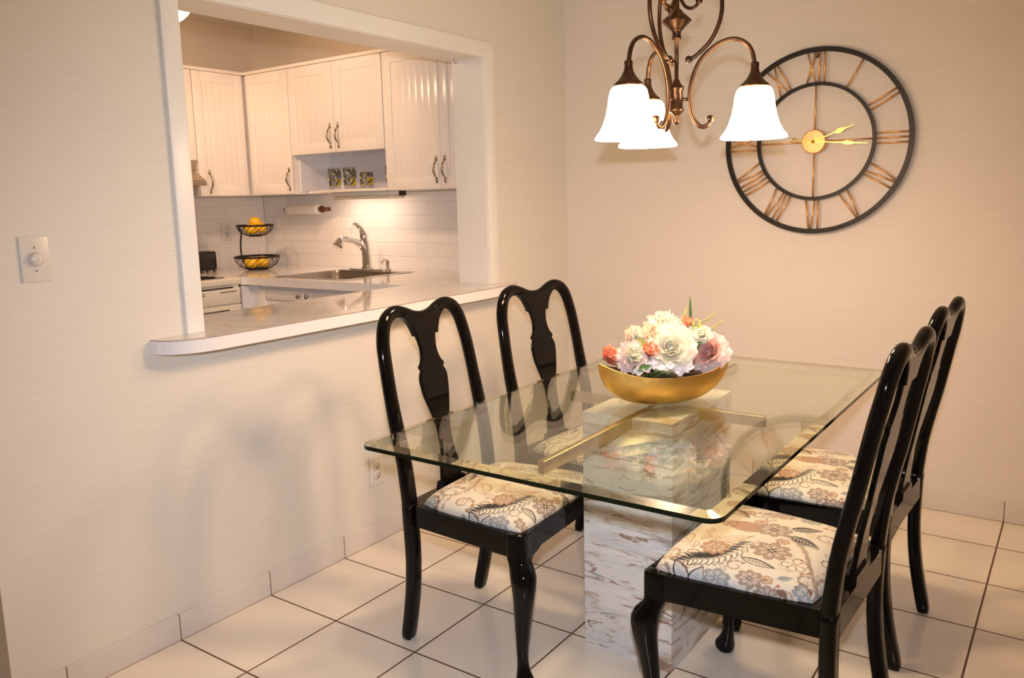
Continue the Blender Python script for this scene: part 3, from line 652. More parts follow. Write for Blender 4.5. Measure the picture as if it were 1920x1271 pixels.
# --- printed fabric: a repeat of leaves, blossoms and scrolls drawn on a small canvas
CW, CH, RES = .46, .50, .0009
NX, NY = int(CW / RES), int(CH / RES)
canvas = np.empty((NX, NY, 3)); canvas[:] = (.79, .74, .66)
gx, gy = np.meshgrid(np.arange(NX) * RES, np.arange(NY) * RES, indexing='ij')
BLK, TAN, BRN, GRY, TPE, CRM = (.035, .03, .03), (.50, .30, .19), (.27, .16, .11), (.33, .35, .38), (.42, .33, .28), (.82, .77, .68)
def loc_xy(cx, cy, ang):
    dx = (gx - cx + CW / 2) % CW - CW / 2; dy = (gy - cy + CH / 2) % CH - CH / 2
    c, s = math.cos(ang), math.sin(ang)
    return dx * c + dy * s, -dx * s + dy * c
def put(mask, col, a=1.):
    canvas[mask] = canvas[mask] * (1 - a) + np.array(col) * a
def leaf(p0, p1, w, fill, line, veins=True, lw=.0022, half=None, vein_col=None):
    (x0, y0), (x1, y1) = p0, p1; L = math.hypot(x1 - x0, y1 - y0); a = math.atan2(y1 - y0, x1 - x0)
    u, v = loc_xy((x0 + x1) / 2, (y0 + y1) / 2, a); t = u / L + .5
    ok = (t > 0) & (t < 1); hw = w * np.where(ok, np.sin(PI * np.clip(t, 0, 1) ** .8), 0)
    inside = ok & (abs(v) < hw); put(inside & (abs(v) > hw - lw * (1 + 1.2 * (v > 0))), line)
    core = inside & (abs(v) < hw - lw * 1.6); put(core, fill)
    if half is not None: put(core & (v > 0) & (v > hw * .25 + .0015 * np.sin(t * 40)), half)
    if veins:
        vc = vein_col or line
        put(core & (abs(v) < .0008), vc); put(core & (np.sin((t * L - abs(v) * .9) * 2 * PI / .0085) > .72) & (abs(v) < hw - lw * 2.2), vc)
def flower(cx, cy, r, n, fill, line, ctr=BLK, ang=0., sq=1., rings=1):
    u, v = loc_xy(cx, cy, ang); v = v / sq; rr = np.hypot(u, v); th = np.arctan2(v, u)
    e = r * (.66 + .34 * abs(np.cos(n * th / 2)) ** .6)
    put(rr < e, line); put(rr < e - .0018, fill)
    put((rr < e - .0018) & (abs(np.sin(n * th / 2)) > .975 - .0 * rr) & (rr > r * .25), line)
    e2 = e * .62; put((abs(rr - e2) < .0008) & (rr > r * .2), CRM)
    put((rr < e * .55) & (np.cos(n * th) > .4) & (rr > r * .22), CRM, .6)
    put((rr < r * .24) & (np.cos(4 * th) > -.2), ctr); put(rr < r * .07, CRM)
def scroll(cx, cy, r, ang, col, turns=1.15, w=.0042, lobes=True, sgn=1):
    u, v = loc_xy(cx, cy, ang); v = v * sgn; rr = np.hypot(u, v); th = np.mod(np.arctan2(v, u), 2 * PI)
    for k in range(2):
        t = (th + 2 * PI * k) / (2 * PI * turns)
        rad_ = r * (1 - .82 * t); ww = w * (1 - .7 * t)
        if lobes: ww = ww * (1 + .55 * np.sin(th * 9))
        put((t < 1) & (abs(rr - rad_) < ww), col)
def curve(P, w0, w1, col, lob=0.):
    P = smoothstep_pts([(x, y, 0) for x, y in P], 14); n = len(P)
    for i, p in enumerate(P):
        t = i / n; w = (w0 + (w1 - w0) * t) * (1 + lob * math.sin(i * 1.3))
        u, v = loc_xy(p.x, p.y, 0); put(np.hypot(u, v) < w, col)
def feather(P, size, col):
    Q = smoothstep_pts([(x, y, 0) for x, y in P], 3)
    for i in range(len(Q) - 1):
        p = Q[i]; d = (Q[i + 1] - p).normalized(); n_ = Vector((-d.y, d.x, 0)); k = size * (.55 + .45 * math.sin(PI * (i + 1) / len(Q)))
        leaf((p.x, p.y), (p.x + (d.x * .9 - n_.x) * k, p.y + (d.y * .9 - n_.y) * k), k * .21, col, col, False)
        leaf((p.x, p.y), (p.x + (d.x * .9 + n_.x) * k * .8, p.y + (d.y * .9 + n_.y) * k * .8), k * .22, CRM, col, False, lw=.0016)
_r = random.Random(12)
for k in range(26):
    x, y, a = _r.uniform(0, CW), _r.uniform(0, CH), _r.uniform(0, 6.28); L_ = _r.uniform(.035, .06)
    leaf((x, y), (x + L_ * math.cos(a), y + L_ * math.sin(a)), _r.uniform(.008, .014), CRM, _r.choice([TAN, TPE, TAN, GRY]), True, .0016)
for k in range(16): scroll(_r.uniform(0, CW), _r.uniform(0, CH), _r.uniform(.018, .032), _r.uniform(0, 6.28), _r.choice([TAN, TPE, BRN]), 1.2, .0034)
for k in range(12): flower(_r.uniform(0, CW), _r.uniform(0, CH), _r.uniform(.014, .022), _r.choice([5, 6, 8]), _r.choice([CRM, TAN]), _r.choice([TAN, BRN, TPE]), BRN, _r.uniform(0, 3))

curve([(.143, -.023), (.09, .028), (.046, .11), (.008, .157)], .007, .0035, TPE, .25)
curve([(.135, -.015), (.08, .04), (.03, .12), (-.01, .165)], .0012, .0012, CRM)
curve([(.42, .02), (.40, .10), (.43, .2), (.42, .30)], .004, .003, TAN, .3)
scroll(.372, .187, .040, 2.2, TAN); scroll(.358, .262, .030, .6, TPE); scroll(.033, .205, .056, .3, BRN, 1.3, .007); scroll(.066, -.064, .030, 2.8, TPE); scroll(.075, -.163, .030, 1., TAN)
scroll(.43, -.03, .035, 1.2, GRY); scroll(.44, .14, .040, 4., TPE, 1.2, .006)
feather([(.208, .059), (.215, .11), (.235, .155), (.262, .182), (.295, .20), (.322, .228)], .036, BLK)
curve([(.211, .023), (.244, .064), (.282, .108), (.318, .144)], .0014, .0011, BLK)
leaf((.215, .03), (.30, .115), .016, CRM, TAN); flower(.268, .125, .036, 9, TAN, BRN, TPE, .4)
leaf((.196, -.02), (.315, -.035), .034, TAN, TPE, True, .0018); flower(.292, -.028, .020, 9, TAN, BRN, BRN)
flower(.183, -.040, .044, 8, TPE, BRN, BLK, .3); flower(.148, .078, .046, 8, TPE, BRN, BLK, .1); flower(.143, .017, .017, 6, TAN, BRN, BRN)
leaf((.152, -.067), (.085, -.110), .017, BLK, BLK, True, .0026, vein_col=CRM); leaf((.139, -.026), (.062, -.003), .018, BLK, BLK, True, .0026, vein_col=CRM)
leaf((.199, .143), (.112, .152), .013, CRM, BLK, True, .0030); leaf((.285, .300), (.333, .213), .019, (.62, .64, .66), BLK, True, .0026, vein_col=GRY); leaf((.281, .298), (.262, .215), .018, (.62, .64, .66), BLK, True, .0026, vein_col=GRY)
curve([(.355, .235), (.335, .27), (.311, .316)], .0014, .0014, BLK); curve([(.349, .235), (.330, .27), (.305, .310)], .0014, .0014, BLK)
leaf((.392, .055), (.333, .125), .027, CRM, TAN, True, .003); flower(.226, .242, .034, 6, GRY, GRY, GRY, .5); flower(.196, .285, .034, 6, GRY, TPE, GRY, .1); flower(.155, .214, .032, 8, TPE, BRN, (.12, .15, .25), .2)
flower(.112, .250, .030, 8, TPE, BRN, (.12, .15, .25), .8); flower(.084, .112, .030, 6, CRM, BLK, TAN, .5); flower(.030, .21, .034, 6, GRY, GRY, GRY, .2)
leaf((.341, -.140), (.262, -.085), .017, CRM, BLK, True, .0028, half=TAN); leaf((.338, -.142), (.285, -.178), .015, CRM, BLK, True, .0022); feather([(.30, -.195), (.26, -.20), (.20, -.222)], .020, BLK)
flower(.205, -.150, .042, 10, TPE, TAN, TPE, .1, .6); scroll(.335, -.075, .018, .5, BLK, 1.2, .003, False); flower(.385, -.10, .040, 8, TAN, BRN, BLK, .2); flower(.13, -.165, .028, 7, GRY, TPE, BRN)
leaf((.43, -.14), (.37, -.19), .02, CRM, BRN); leaf((.02, -.02), (-.02, .05), .020, CRM, BLK, True, .0026, half=BRN); flower(.01, -.11, .034, 8, TAN, BRN, BLK); leaf((.10, .19), (.07, .17), .01, GRY, GRY, False)

canvas *= np.array((.90, .87, .83))
def cushion(pattern):
    n = 250; zt0 = .4385; H = .047
    s = np.linspace(-1, 1, n); s = np.sign(s) * (1 - (1 - abs(s)) ** 1.35)
    S, T = np.meshgrid(s, s, indexing='ij')
    # square to soft square
    x = S * np.sqrt(1 - .10 * T ** 4); y = T * np.sqrt(1 - .10 * S ** 4)
    X = .196 + x * .186; W = .205 + (X - .01) / .37 * .038; Y = y * (W - .004)
    h = ((1 - abs(S) ** 7) ** .42) * ((1 - abs(T) ** 7) ** .42); dome = .72 + .28 * (1 - S ** 2) ** .8 * (1 - T ** 2) ** .8
    Z = zt0 + H * h * dome
    drop = (zt0 + H * .8 - Z).clip(0)
    edge = np.maximum(abs(S), abs(T))
    Xp = X + np.where(abs(S) >= abs(T), np.sign(S), 0) * drop; Yp = Y + np.where(abs(T) > abs(S), np.sign(T), 0) * drop
    if pattern == 'a': U, V_ = Xp, Yp
    else: U, V_ = .53 - Xp, -.01 - Yp
    def samp(U, V_):
        fu = (U / RES) % NX; fv = (V_ / RES) % NY; i0 = fu.astype(int) % NX; j0 = fv.astype(int) % NY
        a = (fu - np.floor(fu))[..., None]; b_ = (fv - np.floor(fv))[..., None]; i1 = (i0 + 1) % NX; j1 = (j0 + 1) % NY
        return (canvas[i0, j0] * (1 - a) + canvas[i1, j0] * a) * (1 - b_) + (canvas[i0, j1] * (1 - a) + canvas[i1, j1] * a) * b_
    c = samp(U, V_)
    mb = MB(); V = np.stack([X, Y, Z], -1).reshape(-1, 3)
    me = bpy.data.meshes.new('seat_cushion')
    idx = np.arange(n * n).reshape(n, n)
    F = np.stack([idx[:-1, :-1], idx[1:, :-1], idx[1:, 1:], idx[:-1, 1:]], -1).reshape(-1, 4)
    me.from_pydata(V.tolist(), [], F.tolist()); me.polygons.foreach_set('use_smooth', [True] * len(F))
    at = me.color_attributes.new('print', 'FLOAT_COLOR', 'POINT')
    at.data.foreach_set('color', np.concatenate([c.reshape(-1, 3), np.ones((n * n, 1))], 1).astype(np.float32).ravel())
    me.materials.append(M['fabric']); me.update()
    return me
M['fabric'] = attr_mat('printed upholstery fabric')

def strip(zs, hw, th, off=0.):
    """flat shaped board following the curve of the back"""
    mb = MB(); R = []
    for z, w in zip(zs, hw):
        x = bx_(z) + off; c = min(.003, th * .3)
        R.append([(x + th / 2, -w + c, z), (x + th / 2, w - c, z), (x + th / 2 - c, w, z), (x - th / 2 + c, w, z), (x - th / 2, w - c, z), (x - th / 2, -w + c, z), (x - th / 2 + c, -w, z), (x + th / 2 - c, -w, z)])
    mb.rings(R, smooth=False); return mb

def make_chair(label, pattern):
    t = thing('dining_chair', label, 'chair', (0, 0, 0), 0, 'black dining chairs around the glass table')
    o = bpy.data.objects.new('seat_cushion', cushion(pattern)); COL.objects.link(o); o.parent = t
    o['label'] = 'padded seat in cream floral fabric'
    # hoop: one bent rod from seat to seat over the two humps
    half = [(.2045, .415), (.206, .46), (.207, .55), (.208, .63), (.208, .70), (.206, .78), (.202, .85), (.196, .90), (.184, .942), (.165, .970), (.140, .984), (.112, .988), (.080, .981), (.052, .971), (.025, .964), (0, .962)]
    pts = [(y, z) for y, z in half] + [(-y, z) for y, z in half[-2::-1]]
    P3 = smoothstep_pts([(bx_(z), y, z) for y, z in pts], 5)
    ra, rb, ee = [], [], []
    for p in P3:
        k = min(1, max(0, (p.z - .5) / .25)); top = min(1, max(0, (.17 - abs(p.y)) / .12)) if p.z > .9 else 0
        ra.append((.0212 if p.z < .435 else .022) * (1 - top) + .0165 * top); rb.append((.0168 if p.z < .5 else .0168) * (1 - top) + .014 * top); ee.append(4.2 - 2.0 * k)
    mb = MB(); mb.tube(P3, ra, 18, up=(1, 0, 0), r2=rb, e=ee); mb.build('back_frame', 'black', t)
    zs = [.905, .915, .925, .935, .945, .955, .962, .968, .972]
    mb = strip(zs, [.053, .056, .060, .065, .071, .080, .089, .098, .104], .026)
    mb.build('crest_rail', 'black', t)
    zz = np.concatenate([np.linspace(.440, .795, 60), np.linspace(.797, .92, 50)])
    hz = [.440, .452, .475, .50, .515, .53, .56, .60, .63, .66, .69, .72, .745, .77, .785, .797, .801, .808, .812, .82, .835, .85, .868, .885, .905, .92]
    hw = [.052, .052, .047, .044, .044, .034, .029, .029, .032, .041, .051, .060, .0645, .0665, .063, .0545, .055, .061, .0595, .050, .0425, .039, .038, .041, .0475, .0475]
    mb = strip(zz, np.interp(zz, hz, hw), .013, -.001); mb.build('splat', 'black', t)
    # seat frame
    mb = MB()
    for s in (-1, 1):
        y0, y1 = s * .212, s * .250; w = s * .024
        mb.prism([(-.002, y0), (.36, y1), (.36, y1 - w), (-.002, y0 - w)], .375, .4385, 'xy')
    br = [(-.215, .4385), (.215, .4385), (.215, .345), (.206, .349), (.198, .358), (.190, .366), (.178, .370), (.165, .372), (.150, .380), (-.150, .380), (-.165, .372), (-.178, .370), (-.190, .366), (-.198, .358), (-.206, .349), (-.215, .345)]
    mb.prism(br, .366, .390, 'yz')
    mb.prism([(-.19, .372), (.19, .372), (.19, .4385), (-.19, .4385)], -.036, -.012, 'yz')
    mb.prism([(-.06, .436), (.06, .436), (.054, .458), (-.054, .458)], -.036, -.010, 'yz')
    mb.box(-.01, .37, -.20, .20, .425, .4392)
    mb.build('seat_frame', 'black', t)
    for s in (-1, 1):
        P, A, B = [], [], []
        for z in (0, .01, .03, .08, .14, .20, .26, .32, .38, .42, .44):
            P.append((bx_(z), s * (.190 + .015 * min(1, z / .4)), z)); q = .82 if z < .005 else (.95 if z < .02 else 1.)
            A.append((.0205 + .0015 * min(1, z / .4)) * q); B.append(.0174 * q)
        mb = MB(); mb.tube(P, B, 16, up=(0, 1, 0), r2=A, e=5.); mb.build('leg', 'black', t)
    for s in (-1, 1):
        prof = [(.4382, 0, .0255, 7), (.430, 0, .0262, 7), (.375, 0, .0262, 7), (.366, .002, .0265, 5), (.356, .010, .028, 3.2), (.344, .021, .0315, 2.5), (.326, .029, .034, 2.3), (.305, .032, .0325, 2.2), (.27, .030, .0285, 2.2), (.23, .024, .0248, 2.2), (.19, .018, .0218, 2.2), (.15, .013, .0188, 2.2), (.11, .009, .0163, 2.1), (.08, .009, .0155, 2.), (.06, .012, .017, 2.), (.042, .017, .0205, 2.), (.028, .023, .0255, 2.), (.016, .026, .0275, 2.), (.007, .025, .025, 2.), (0, .023, .020, 2.)]
        R = []; n = 24
        for z, off, r, e in prof:
            cx, cy = .367 + off * .78, s * (.227 + off * .62); ring = []
            for k in range(n):
                a = 2 * PI * k / n; ca, sa = math.cos(a), math.sin(a); q = 2 / e
                ring.append((cx + r * math.copysign(abs(ca) ** q, ca) * (1.12 if z < .05 and ca > 0 else 1), cy + r * math.copysign(abs(sa) ** q, sa), z))
            R.append(ring)
        mb = MB(); mb.rings(R); mb.build('leg', 'black', t)
    return t
def place(o, x, y, rz): o.location = (x, y, 0); o.rotation_euler = (0, 0, rz)
cl = make_chair('black lacquered dining chair on the wall side, nearest the camera, in front of the outlet', 'b'); place(cl, .642, .585, .047)
c2 = copy_tree(cl); c2['label'] = 'black lacquered dining chair on the wall side near the room corner, seen through the glass'; place(c2, .658, 1.176, -.10)
cr = make_chair('black lacquered dining chair at the near right corner of the table, its back cut by the frame edge below', 'a'); place(cr, 1.795, .589, 3.112)
cr['label'] = 'black lacquered dining chair on the right side with its floral seat under the glass corner'
c4_ = copy_tree(cr); c4_['label'] = 'black lacquered dining chair behind the near right one, closest to the clock wall'; place(c4_, 1.786, 1.196, 3.104)

# ------------------------------------------------------------------ table
t = thing('dining_table', 'large clear glass dining table standing on a square marble pedestal', 'table', (1.195, .863, 0))
X0, X1, Y0, Y1 = 1.060, 1.335, .646, 1.080
mb = MB(); mb.box(X0, X1, Y0, Y1, 0, .712, ch=.0012); mb.build('pedestal', 'stone', t)
mb = MB(); mb.box(1.198, 1.216, .205, 1.475, .684, .7148, ch=.0015); mb.build('support_bar', 'brass', t)
mb = MB(); mb.box(.911, 1.520, .828, .846, .6841, .7147, ch=.0015); mb.build('support_bar', 'brass', t)
def rr_ring(x0, x1, y0, y1, r, z, n=8): return rrect((x0 + x1) / 2, (y0 + y1) / 2, (x1 - x0) / 2, (y1 - y0) / 2, r, z, n)
gx0, gx1, gy0, gy1 = .767, 1.688, .058, 1.556
top_in = rr_ring(gx0 + .028, gx1 - .028, gy0 + .028, gy1 - .028, .012, .7300)
rim_t = rr_ring(gx0, gx1, gy0, gy1, .035, .7252); rim_b = rr_ring(gx0, gx1, gy0, gy1, .035, .7150); bot = rr_ring(gx0 + .002, gx1 - .002, gy0 + .002, gy1 - .002, .035, .7148)
mb = MB(); n = len(top_in); V = top_in + rim_t + rim_b + bot
mb.add(V, [tuple(range(n))], 0); mb.add(V, [(i, (i + 1) % n, (i + 1) % n + n, i + n) for i in range(n)], 1)
mb.add(V, [(i + n, (i + 1) % n + n, (i + 1) % n + 2 * n, i + 2 * n) for i in range(n)] + [(i + 2 * n, (i + 1) % n + 2 * n, (i + 1) % n + 3 * n, i + 3 * n) for i in range(n)], 2)
mb.add(V, [tuple(range(3 * n, 4 * n))[::-1]], 0)
mb.build('glass_top', ['glass', 'glass_bevel', 'glass_edge'], t); fixp(t)

# ------------------------------------------------------------------ gold bowl
BC = Vector((1.237, .812, .7303)); BA = math.atan2(.33, .247)
t = thing('gold_bowl', 'boat-shaped gold bowl holding the flowers on the glass table', 'bowl', BC, BA)
def boat(a, b_, off=0., z_add=0.):
    R = []; n = 56; K = 16
    for k in range(K + 1):
        q = k / K; sc_a = .30 + .70 * math.sin(q * PI / 2); sc_b = .30 + .70 * math.sin(q * PI / 2) ** .9; ring = []
        for j in range(n):
            th = 2 * PI * j / n; c_, s_ = math.cos(th), math.sin(th); tip = abs(c_) ** 3
            zr = .086 + .038 * tip
            z_ = zr * (1 - math.cos(q * PI / 2)) ** 1.05
            ring.append(((a * sc_a - off) * c_, (b_ * sc_b - off) * s_ * (1 - .22 * c_ * c_), z_ + off * .8 * (q < .98)))
        R.append(ring)
    return R
outer = boat(.206, .098); inner = boat(.206, .098, .0035)
mb = MB(); mb.rings(outer, True, True, False, 0); mb.rings([outer[-1], inner[-1]], True, False, False, 0); mb.build('bowl_shell', 'gold', t)
mb = MB(); mb.rings(inner, True, True, False, 0); mb.build('bowl_lining', 'bowl_in', t, recalc=False)
mb = MB(); R = []
for k in range(6):
    q = k / 5; R.append([(.150 * (1 - q * .97) * math.cos(2 * PI * j / 24), .066 * (1 - q * .97) * math.sin(2 * PI * j / 24), .062 + .02 * q) for j in range(24)])
mb.rings(R, True, True, True); fm = mb.build('flower_foam', 'foam', None); fm.location = BC; fm.rotation_euler = (0, 0, BA); tag(fm, 'dark moss filling the gold bowl under the blossoms', 'moss', kind='stuff')

# ------------------------------------------------------------------ flowers
def petal(mb, az, ang0, ang1, L, W, cup, ruff, rnd, M3, o, mi=0, tipw=.55, wrap=None):
    nu, nv = 8, 7; V = []; r, z = 0., 0.; pr_, pz = [], []
    for i in range(nu):
        u = i / (nu - 1); pr_.append(r); pz.append(z); a = ang0 + (ang1 - ang0) * u; r += math.sin(a) * L / (nu - 1); z += math.cos(a) * L / (nu - 1)
    ph = rnd.random() * 6
    for i in range(nu):
        u = i / (nu - 1); w = W * (.25 + .75 * math.sin(PI * min(1, (u * .62 + .02))) ** .8) * (1 if u < .85 else 1 - (u - .85) * 2.2)
        for j in range(nv):
            v = -1 + 2 * j / (nv - 1)
            if wrap is not None:
                q_ = pr_[i] + wrap; an = az + v * w / max(q_, .30 * L); q_ += ruff * L * math.sin(v * 5 + ph) * u * u
                V.append(tuple(o + M3 @ Vector((q_ * math.cos(an), q_ * math.sin(an), pz[i] - (abs(v) ** 3) * u * .10 * L)))); continue
            rr = pr_[i] - cup * v * v * L * .4 + ruff * L * math.sin(v * 7 + ph) * u * u; zz = pz[i] + ruff * L * math.cos(v * 9 + ph) * u * u - (abs(v) ** 3) * u * .10 * L
            p = Vector((rr * math.cos(az) - v * w * math.sin(az), rr * math.sin(az) + v * w * math.cos(az), zz))
            V.append(tuple(o + M3 @ p))
    mb.grid(V, nu, nv, mi)
def orient(d):
    d = Vector(d).normalized(); return d.to_track_quat('Z', 'Y').to_matrix()
def bloom(name, label, cat, c, R, d, layers, mats, seed, ruff=.05, stem=True, cup=.5, L=1.):
    """layers: (count, opening at base, opening at tip, length factor, width factor, material index)"""
    rnd = random.Random(seed); c = Vector(c); dn = Vector(d).normalized(); base = c - dn * R * .55
    t = thing(name, label, cat, base, 0, 'blossoms in the gold bowl'); M3 = orient(d); mb = MB()
    for li, (n, a0, a1, lf, wf, mi) in enumerate(layers):
        for k in range(n):
            petal(mb, 2 * PI * (k + .5 * (li % 2)) / n + rnd.uniform(-.18, .18), a0 + rnd.uniform(-.06, .06), a1 + rnd.uniform(-.15, .15), R * lf * rnd.uniform(.92, 1.06), R * wf, cup, ruff, rnd, M3, Vector((0, 0, 0)), mi, wrap=(R * (.03 + .055 * li) if name in ('rose', 'rosebud') else None))
    mb.ball(tuple(M3 @ Vector((0, 0, R * .22))), R * .20, 12, 0)
    mb.build('petals', mats, t, recalc=False)
    if stem:
        foot = Vector((BC.x + (base.x - BC.x) * .45, BC.y + (base.y - BC.y) * .45, BC.z + .070)); e = foot - base
        mb = MB(); mb.tube(smoothstep_pts([(0, 0, 0), tuple(-dn * R * .3), tuple(e * .6), tuple(e)], 4), .0022, 6); mb.build('stem', 'leaf', t)
    return t
rose_l = [(3, .10, -.25, .80, .30, 0), (4, .18, -.10, .86, .36, 0), (4, .30, .10, .92, .46, 0), (5, .42, .40, 1.0, .55, 0), (6, .6, .75, 1.10, .60, 0), (7, .85, 1.1, 1.12, .62, 1), (8, 1.1, 1.5, 1.10, .62, 1)]
peony = [(5, .0, .1, .9, .30, 0), (7, .2, .3, 1., .34, 0), (9, .45, .6, 1.05, .38, 0), (11, .8, 1.1, 1.1, .40, 1), (12, 1.15, 1.7, 1.05, .42, 1)]
ruffl = [(8, .1, .4, .9, .26, 0), (10, .4, .8, 1., .28, 0), (12, .8, 1.2, 1.05, .3, 0), (13, 1.15, 1.7, 1.05, .3, 1), (12, 1.5, 2.2, .95, .32, 1)]
cup_l = [(4, .1, -.1, 1., .42, 0), (5, .35, .1, 1.1, .5, 0), (6, .6, .35, 1.15, .5, 0)]
cam = Vector((2.2, -1.3, 1.31))
def toward(c, up=.5, side=0.):
    d = (cam - Vector(c)); d.z = 0; d.normalize(); s = Vector((-d.y, d.x, 0)); return d + Vector((0, 0, up)) + s * side
bloom('rose', 'large ivory rose facing forward in the middle of the bowl', 'rose', (1.264, .790, .892), .055, toward((1.26, .79, 0), .5, .0), rose_l, ['white_petal', 'white_petal'], 3)
bloom('peony', 'big cream ruffled peony at the top of the bouquet', 'peony', (1.222, .848, .945), .060, toward((1.22, .84, 0), 1.1, .25), ruffl, ['white_petal', 'peach_petal'], 5, ruff=.10)
bloom('peony', 'white and blush peony on the left, beside the coral ranunculus', 'peony', (1.182, .722, .872), .051, toward((1.18, .72, 0), .8, .35), peony, ['white_petal', 'blush_petal'], 7, ruff=.08)
bloom('ranunculus', 'coral ranunculus drooping over the left tip of the bowl', 'ranunculus', (1.120, .706, .868), .040, toward((1.1, .7, 0), .7, .9), cup_l + [(7, .9, .8, 1., .45, 1)], ['coral_petal', 'coral_petal'], 9)
bloom('rose', 'pink rose at the right end of the bowl', 'rose', (1.328, .900, .868), .046, toward((1.33, .9, 0), .55, -.45), rose_l, ['pink_petal', 'blush_petal'], 11)
bloom('tulip', 'coral tulip blossom squeezed between the ivory rose and the left peony', 'tulip', (1.212, .762, .880), .042, toward((1.2, .76, 0), 1.3, .6), cup_l, ['coral_petal', 'pink_petal'], 13)
bloom('rosebud', 'coral rosebud standing at the upper right near the grass blade', 'rosebud', (1.272, .889, .949), .024, (0.15, -.1, 1), cup_l, ['coral_petal', 'coral_petal'], 15, ruff=.02)
bloom('carnation', 'small white blossom above the pink rose', 'carnation', (1.322, .876, .922), .030, toward((1.3, .87, 0), 1.2, -.3), peony, ['white_petal', 'white_petal'], 17)
bloom('carnation', 'small peach ruffled blossom at the upper left edge of the bouquet', 'carnation', (1.170, .775, .922), .032, toward((1.17, .77, 0), .8, .9), ruffl, ['white_petal', 'peach_petal'], 19, ruff=.12)
bloom('carnation', 'peach blossom between the cream peony and the ivory rose', 'carnation', (1.213, .795, .925), .034, toward((1.2, .8, 0), .8, .5), ruffl, ['peach_petal', 'peach_petal'], 21, ruff=.1)
bloom('carnation', 'cream blossom tucked behind the ivory rose on its right', 'carnation', (1.284, .868, .916), .032, toward((1.28, .87, 0), .9, -.2), ruffl, ['white_petal', 'peach_petal'], 23, ruff=.1)
bloom('rosebud', 'dark pink bud under the pink rose at the bowl rim', 'rosebud', (1.305, .840, .850), .026, toward((1.3, .84, 0), .5, -.1), cup_l, ['pink_petal', 'coral_petal'], 25, ruff=.02)
# yellow sprig, lilac cluster, leaves, grass blade, ferns
def sprig(name, label, cat, pts, r, mat, seed, petals=0, stem_mat='leaf'):
    rnd = random.Random(seed); c0 = Vector(pts[0]); t = thing(name, label, cat, c0, 0, 'filler sprigs in the gold bowl'); mb = MB()
    for p in pts:
        q = Vector(p) - c0
        if petals:
            d = Vector((.4 + rnd.uniform(-.4, .4), -.6 + rnd.uniform(-.4, .4), .5 + rnd.uniform(-.5, .4))); M3 = orient(d)
            for k in range(petals): petal(mb, 2 * PI * k / petals, .7, 1.5, r, r * .42, .2, .08, rnd, M3, q)
        else: mb.ball(tuple(q), r * rnd.uniform(.7, 1.2), 8)
    mb.build('florets', mat, t, recalc=not petals); mb = MB()
    foot = Vector((BC.x + (c0.x - BC.x) * .55, BC.y + (c0.y - BC.y) * .55, BC.z + .072)) - c0
    for p in pts: mb.tube([tuple(Vector(p) - c0), tuple((Vector(p) - c0) * .5 + foot * .3), tuple(foot)], .0010, 5)
    mb.build('stems', stem_mat, t); return t
rnd = random.Random(4)
def cloud(c, n, rad3): return [(c[0] + rnd.gauss(0, rad3[0]), c[1] + rnd.gauss(0, rad3[1]), c[2] + rnd.gauss(0, rad3[2])) for _ in range(n)]
sprig('yellow_sprig', 'sprig of tiny yellow buds above the white blossom', 'flower sprig', cloud((1.299, .896, .937), 34, (.009, .009, .010)), .0032, 'yellow_petal', 1)
sprig('lilac_sprig', 'pale lilac florets hanging over the front rim of the bowl', 'flower sprig', [(1.205 + .0115 * k + rnd.uniform(-.004, .004), .690 + .0075 * k + rnd.uniform(-.004, .004),   .846 + rnd.uniform(-.012, .010) - .008 * (k % 2)) for k in range(12)], .016, 'lilac_petal', 2, petals=4)
def leafobj(name, label, p0, p1, w, mat, fold=.25, bend=(0, 0, .0)):
    p0, p1 = Vector(p0), Vector(p1); d = p1 - p0; side = d.cross(cam - p0).normalized(); nrm = side.cross(d).normalized(); V = []
    for i in range(11):
        u = i / 10; ww = w * math.sin(PI * (u * .93 + .035)) ** .85; c = d * u + Vector(bend) * math.sin(PI * u)
        for v in (-1, -.5, 0, .5, 1): V.append(tuple(c + side * ww * v + nrm * (abs(v) * ww * fold)))
    V2 = [tuple(Vector(p) - nrm * .0006) for p in V]
    t = thing(name, label, 'leaf', p0, 0, 'foliage in the gold bowl'); mb = MB(); mb.grid(V, 11, 5); mb.grid(V2, 11, 5); mb.build('leaf_blade', mat, t, recalc=False)
    mb = MB(); foot = Vector((BC.x + (p0.x - BC.x) * .5, BC.y + (p0.y - BC.y) * .5, BC.z + .072)) - p0; mb.tube([(0, 0, 0), tuple(foot)], .0012, 5); mb.build('stem', 'leaf', t)
    return t
leafobj('grass_blade', 'tall pointed green blade sticking up from the bouquet', (1.276, .903, .925), (1.273, .902, 1.020), .0042, 'leaf')
leafobj('leaf', 'short dark green leaf over the front rim left of the lilac florets', (1.245, .705, .852), (1.203, .688, .836), .0085, 'leaf')
leafobj('leaf', 'yellow-green leaf tip beside the coral tulip', (1.205, .757, .880), (1.180, .755, .914), .012, 'leaf_light')
leafobj('leaf', 'green leaf under the small white blossom', (1.300, .86, .888), (1.328, .862, .898), .0055, 'leaf')
def fern(label, p0, p1):
    p0, p1 = Vector(p0), Vector(p1); d = p1 - p0; t = thing('fern_sprig', label, 'fern', p0, 0, 'foliage in the gold bowl'); mb = MB(); mb.tube([(0, 0, 0), tuple(d)], .0009, 5)
    s = d.cross(cam - p0).normalized()
    for k in range(9):
        q = d * (.2 + .8 * k / 8)
        for sg in (-1, 1): mb.tube([tuple(q), tuple(q + s * sg * .006 * (1 - k / 12) + d.normalized() * .008)], .0005, 4)
    mb.build('frond', 'leaf_light', t); mb = MB(); foot = Vector((BC.x + (p0.x - BC.x) * .5, BC.y + (p0.y - BC.y) * .5, BC.z + .072)) - p0
    mb.tube([(0, 0, 0), tuple(foot)], .0009, 5); mb.build('stem', 'leaf', t); return t
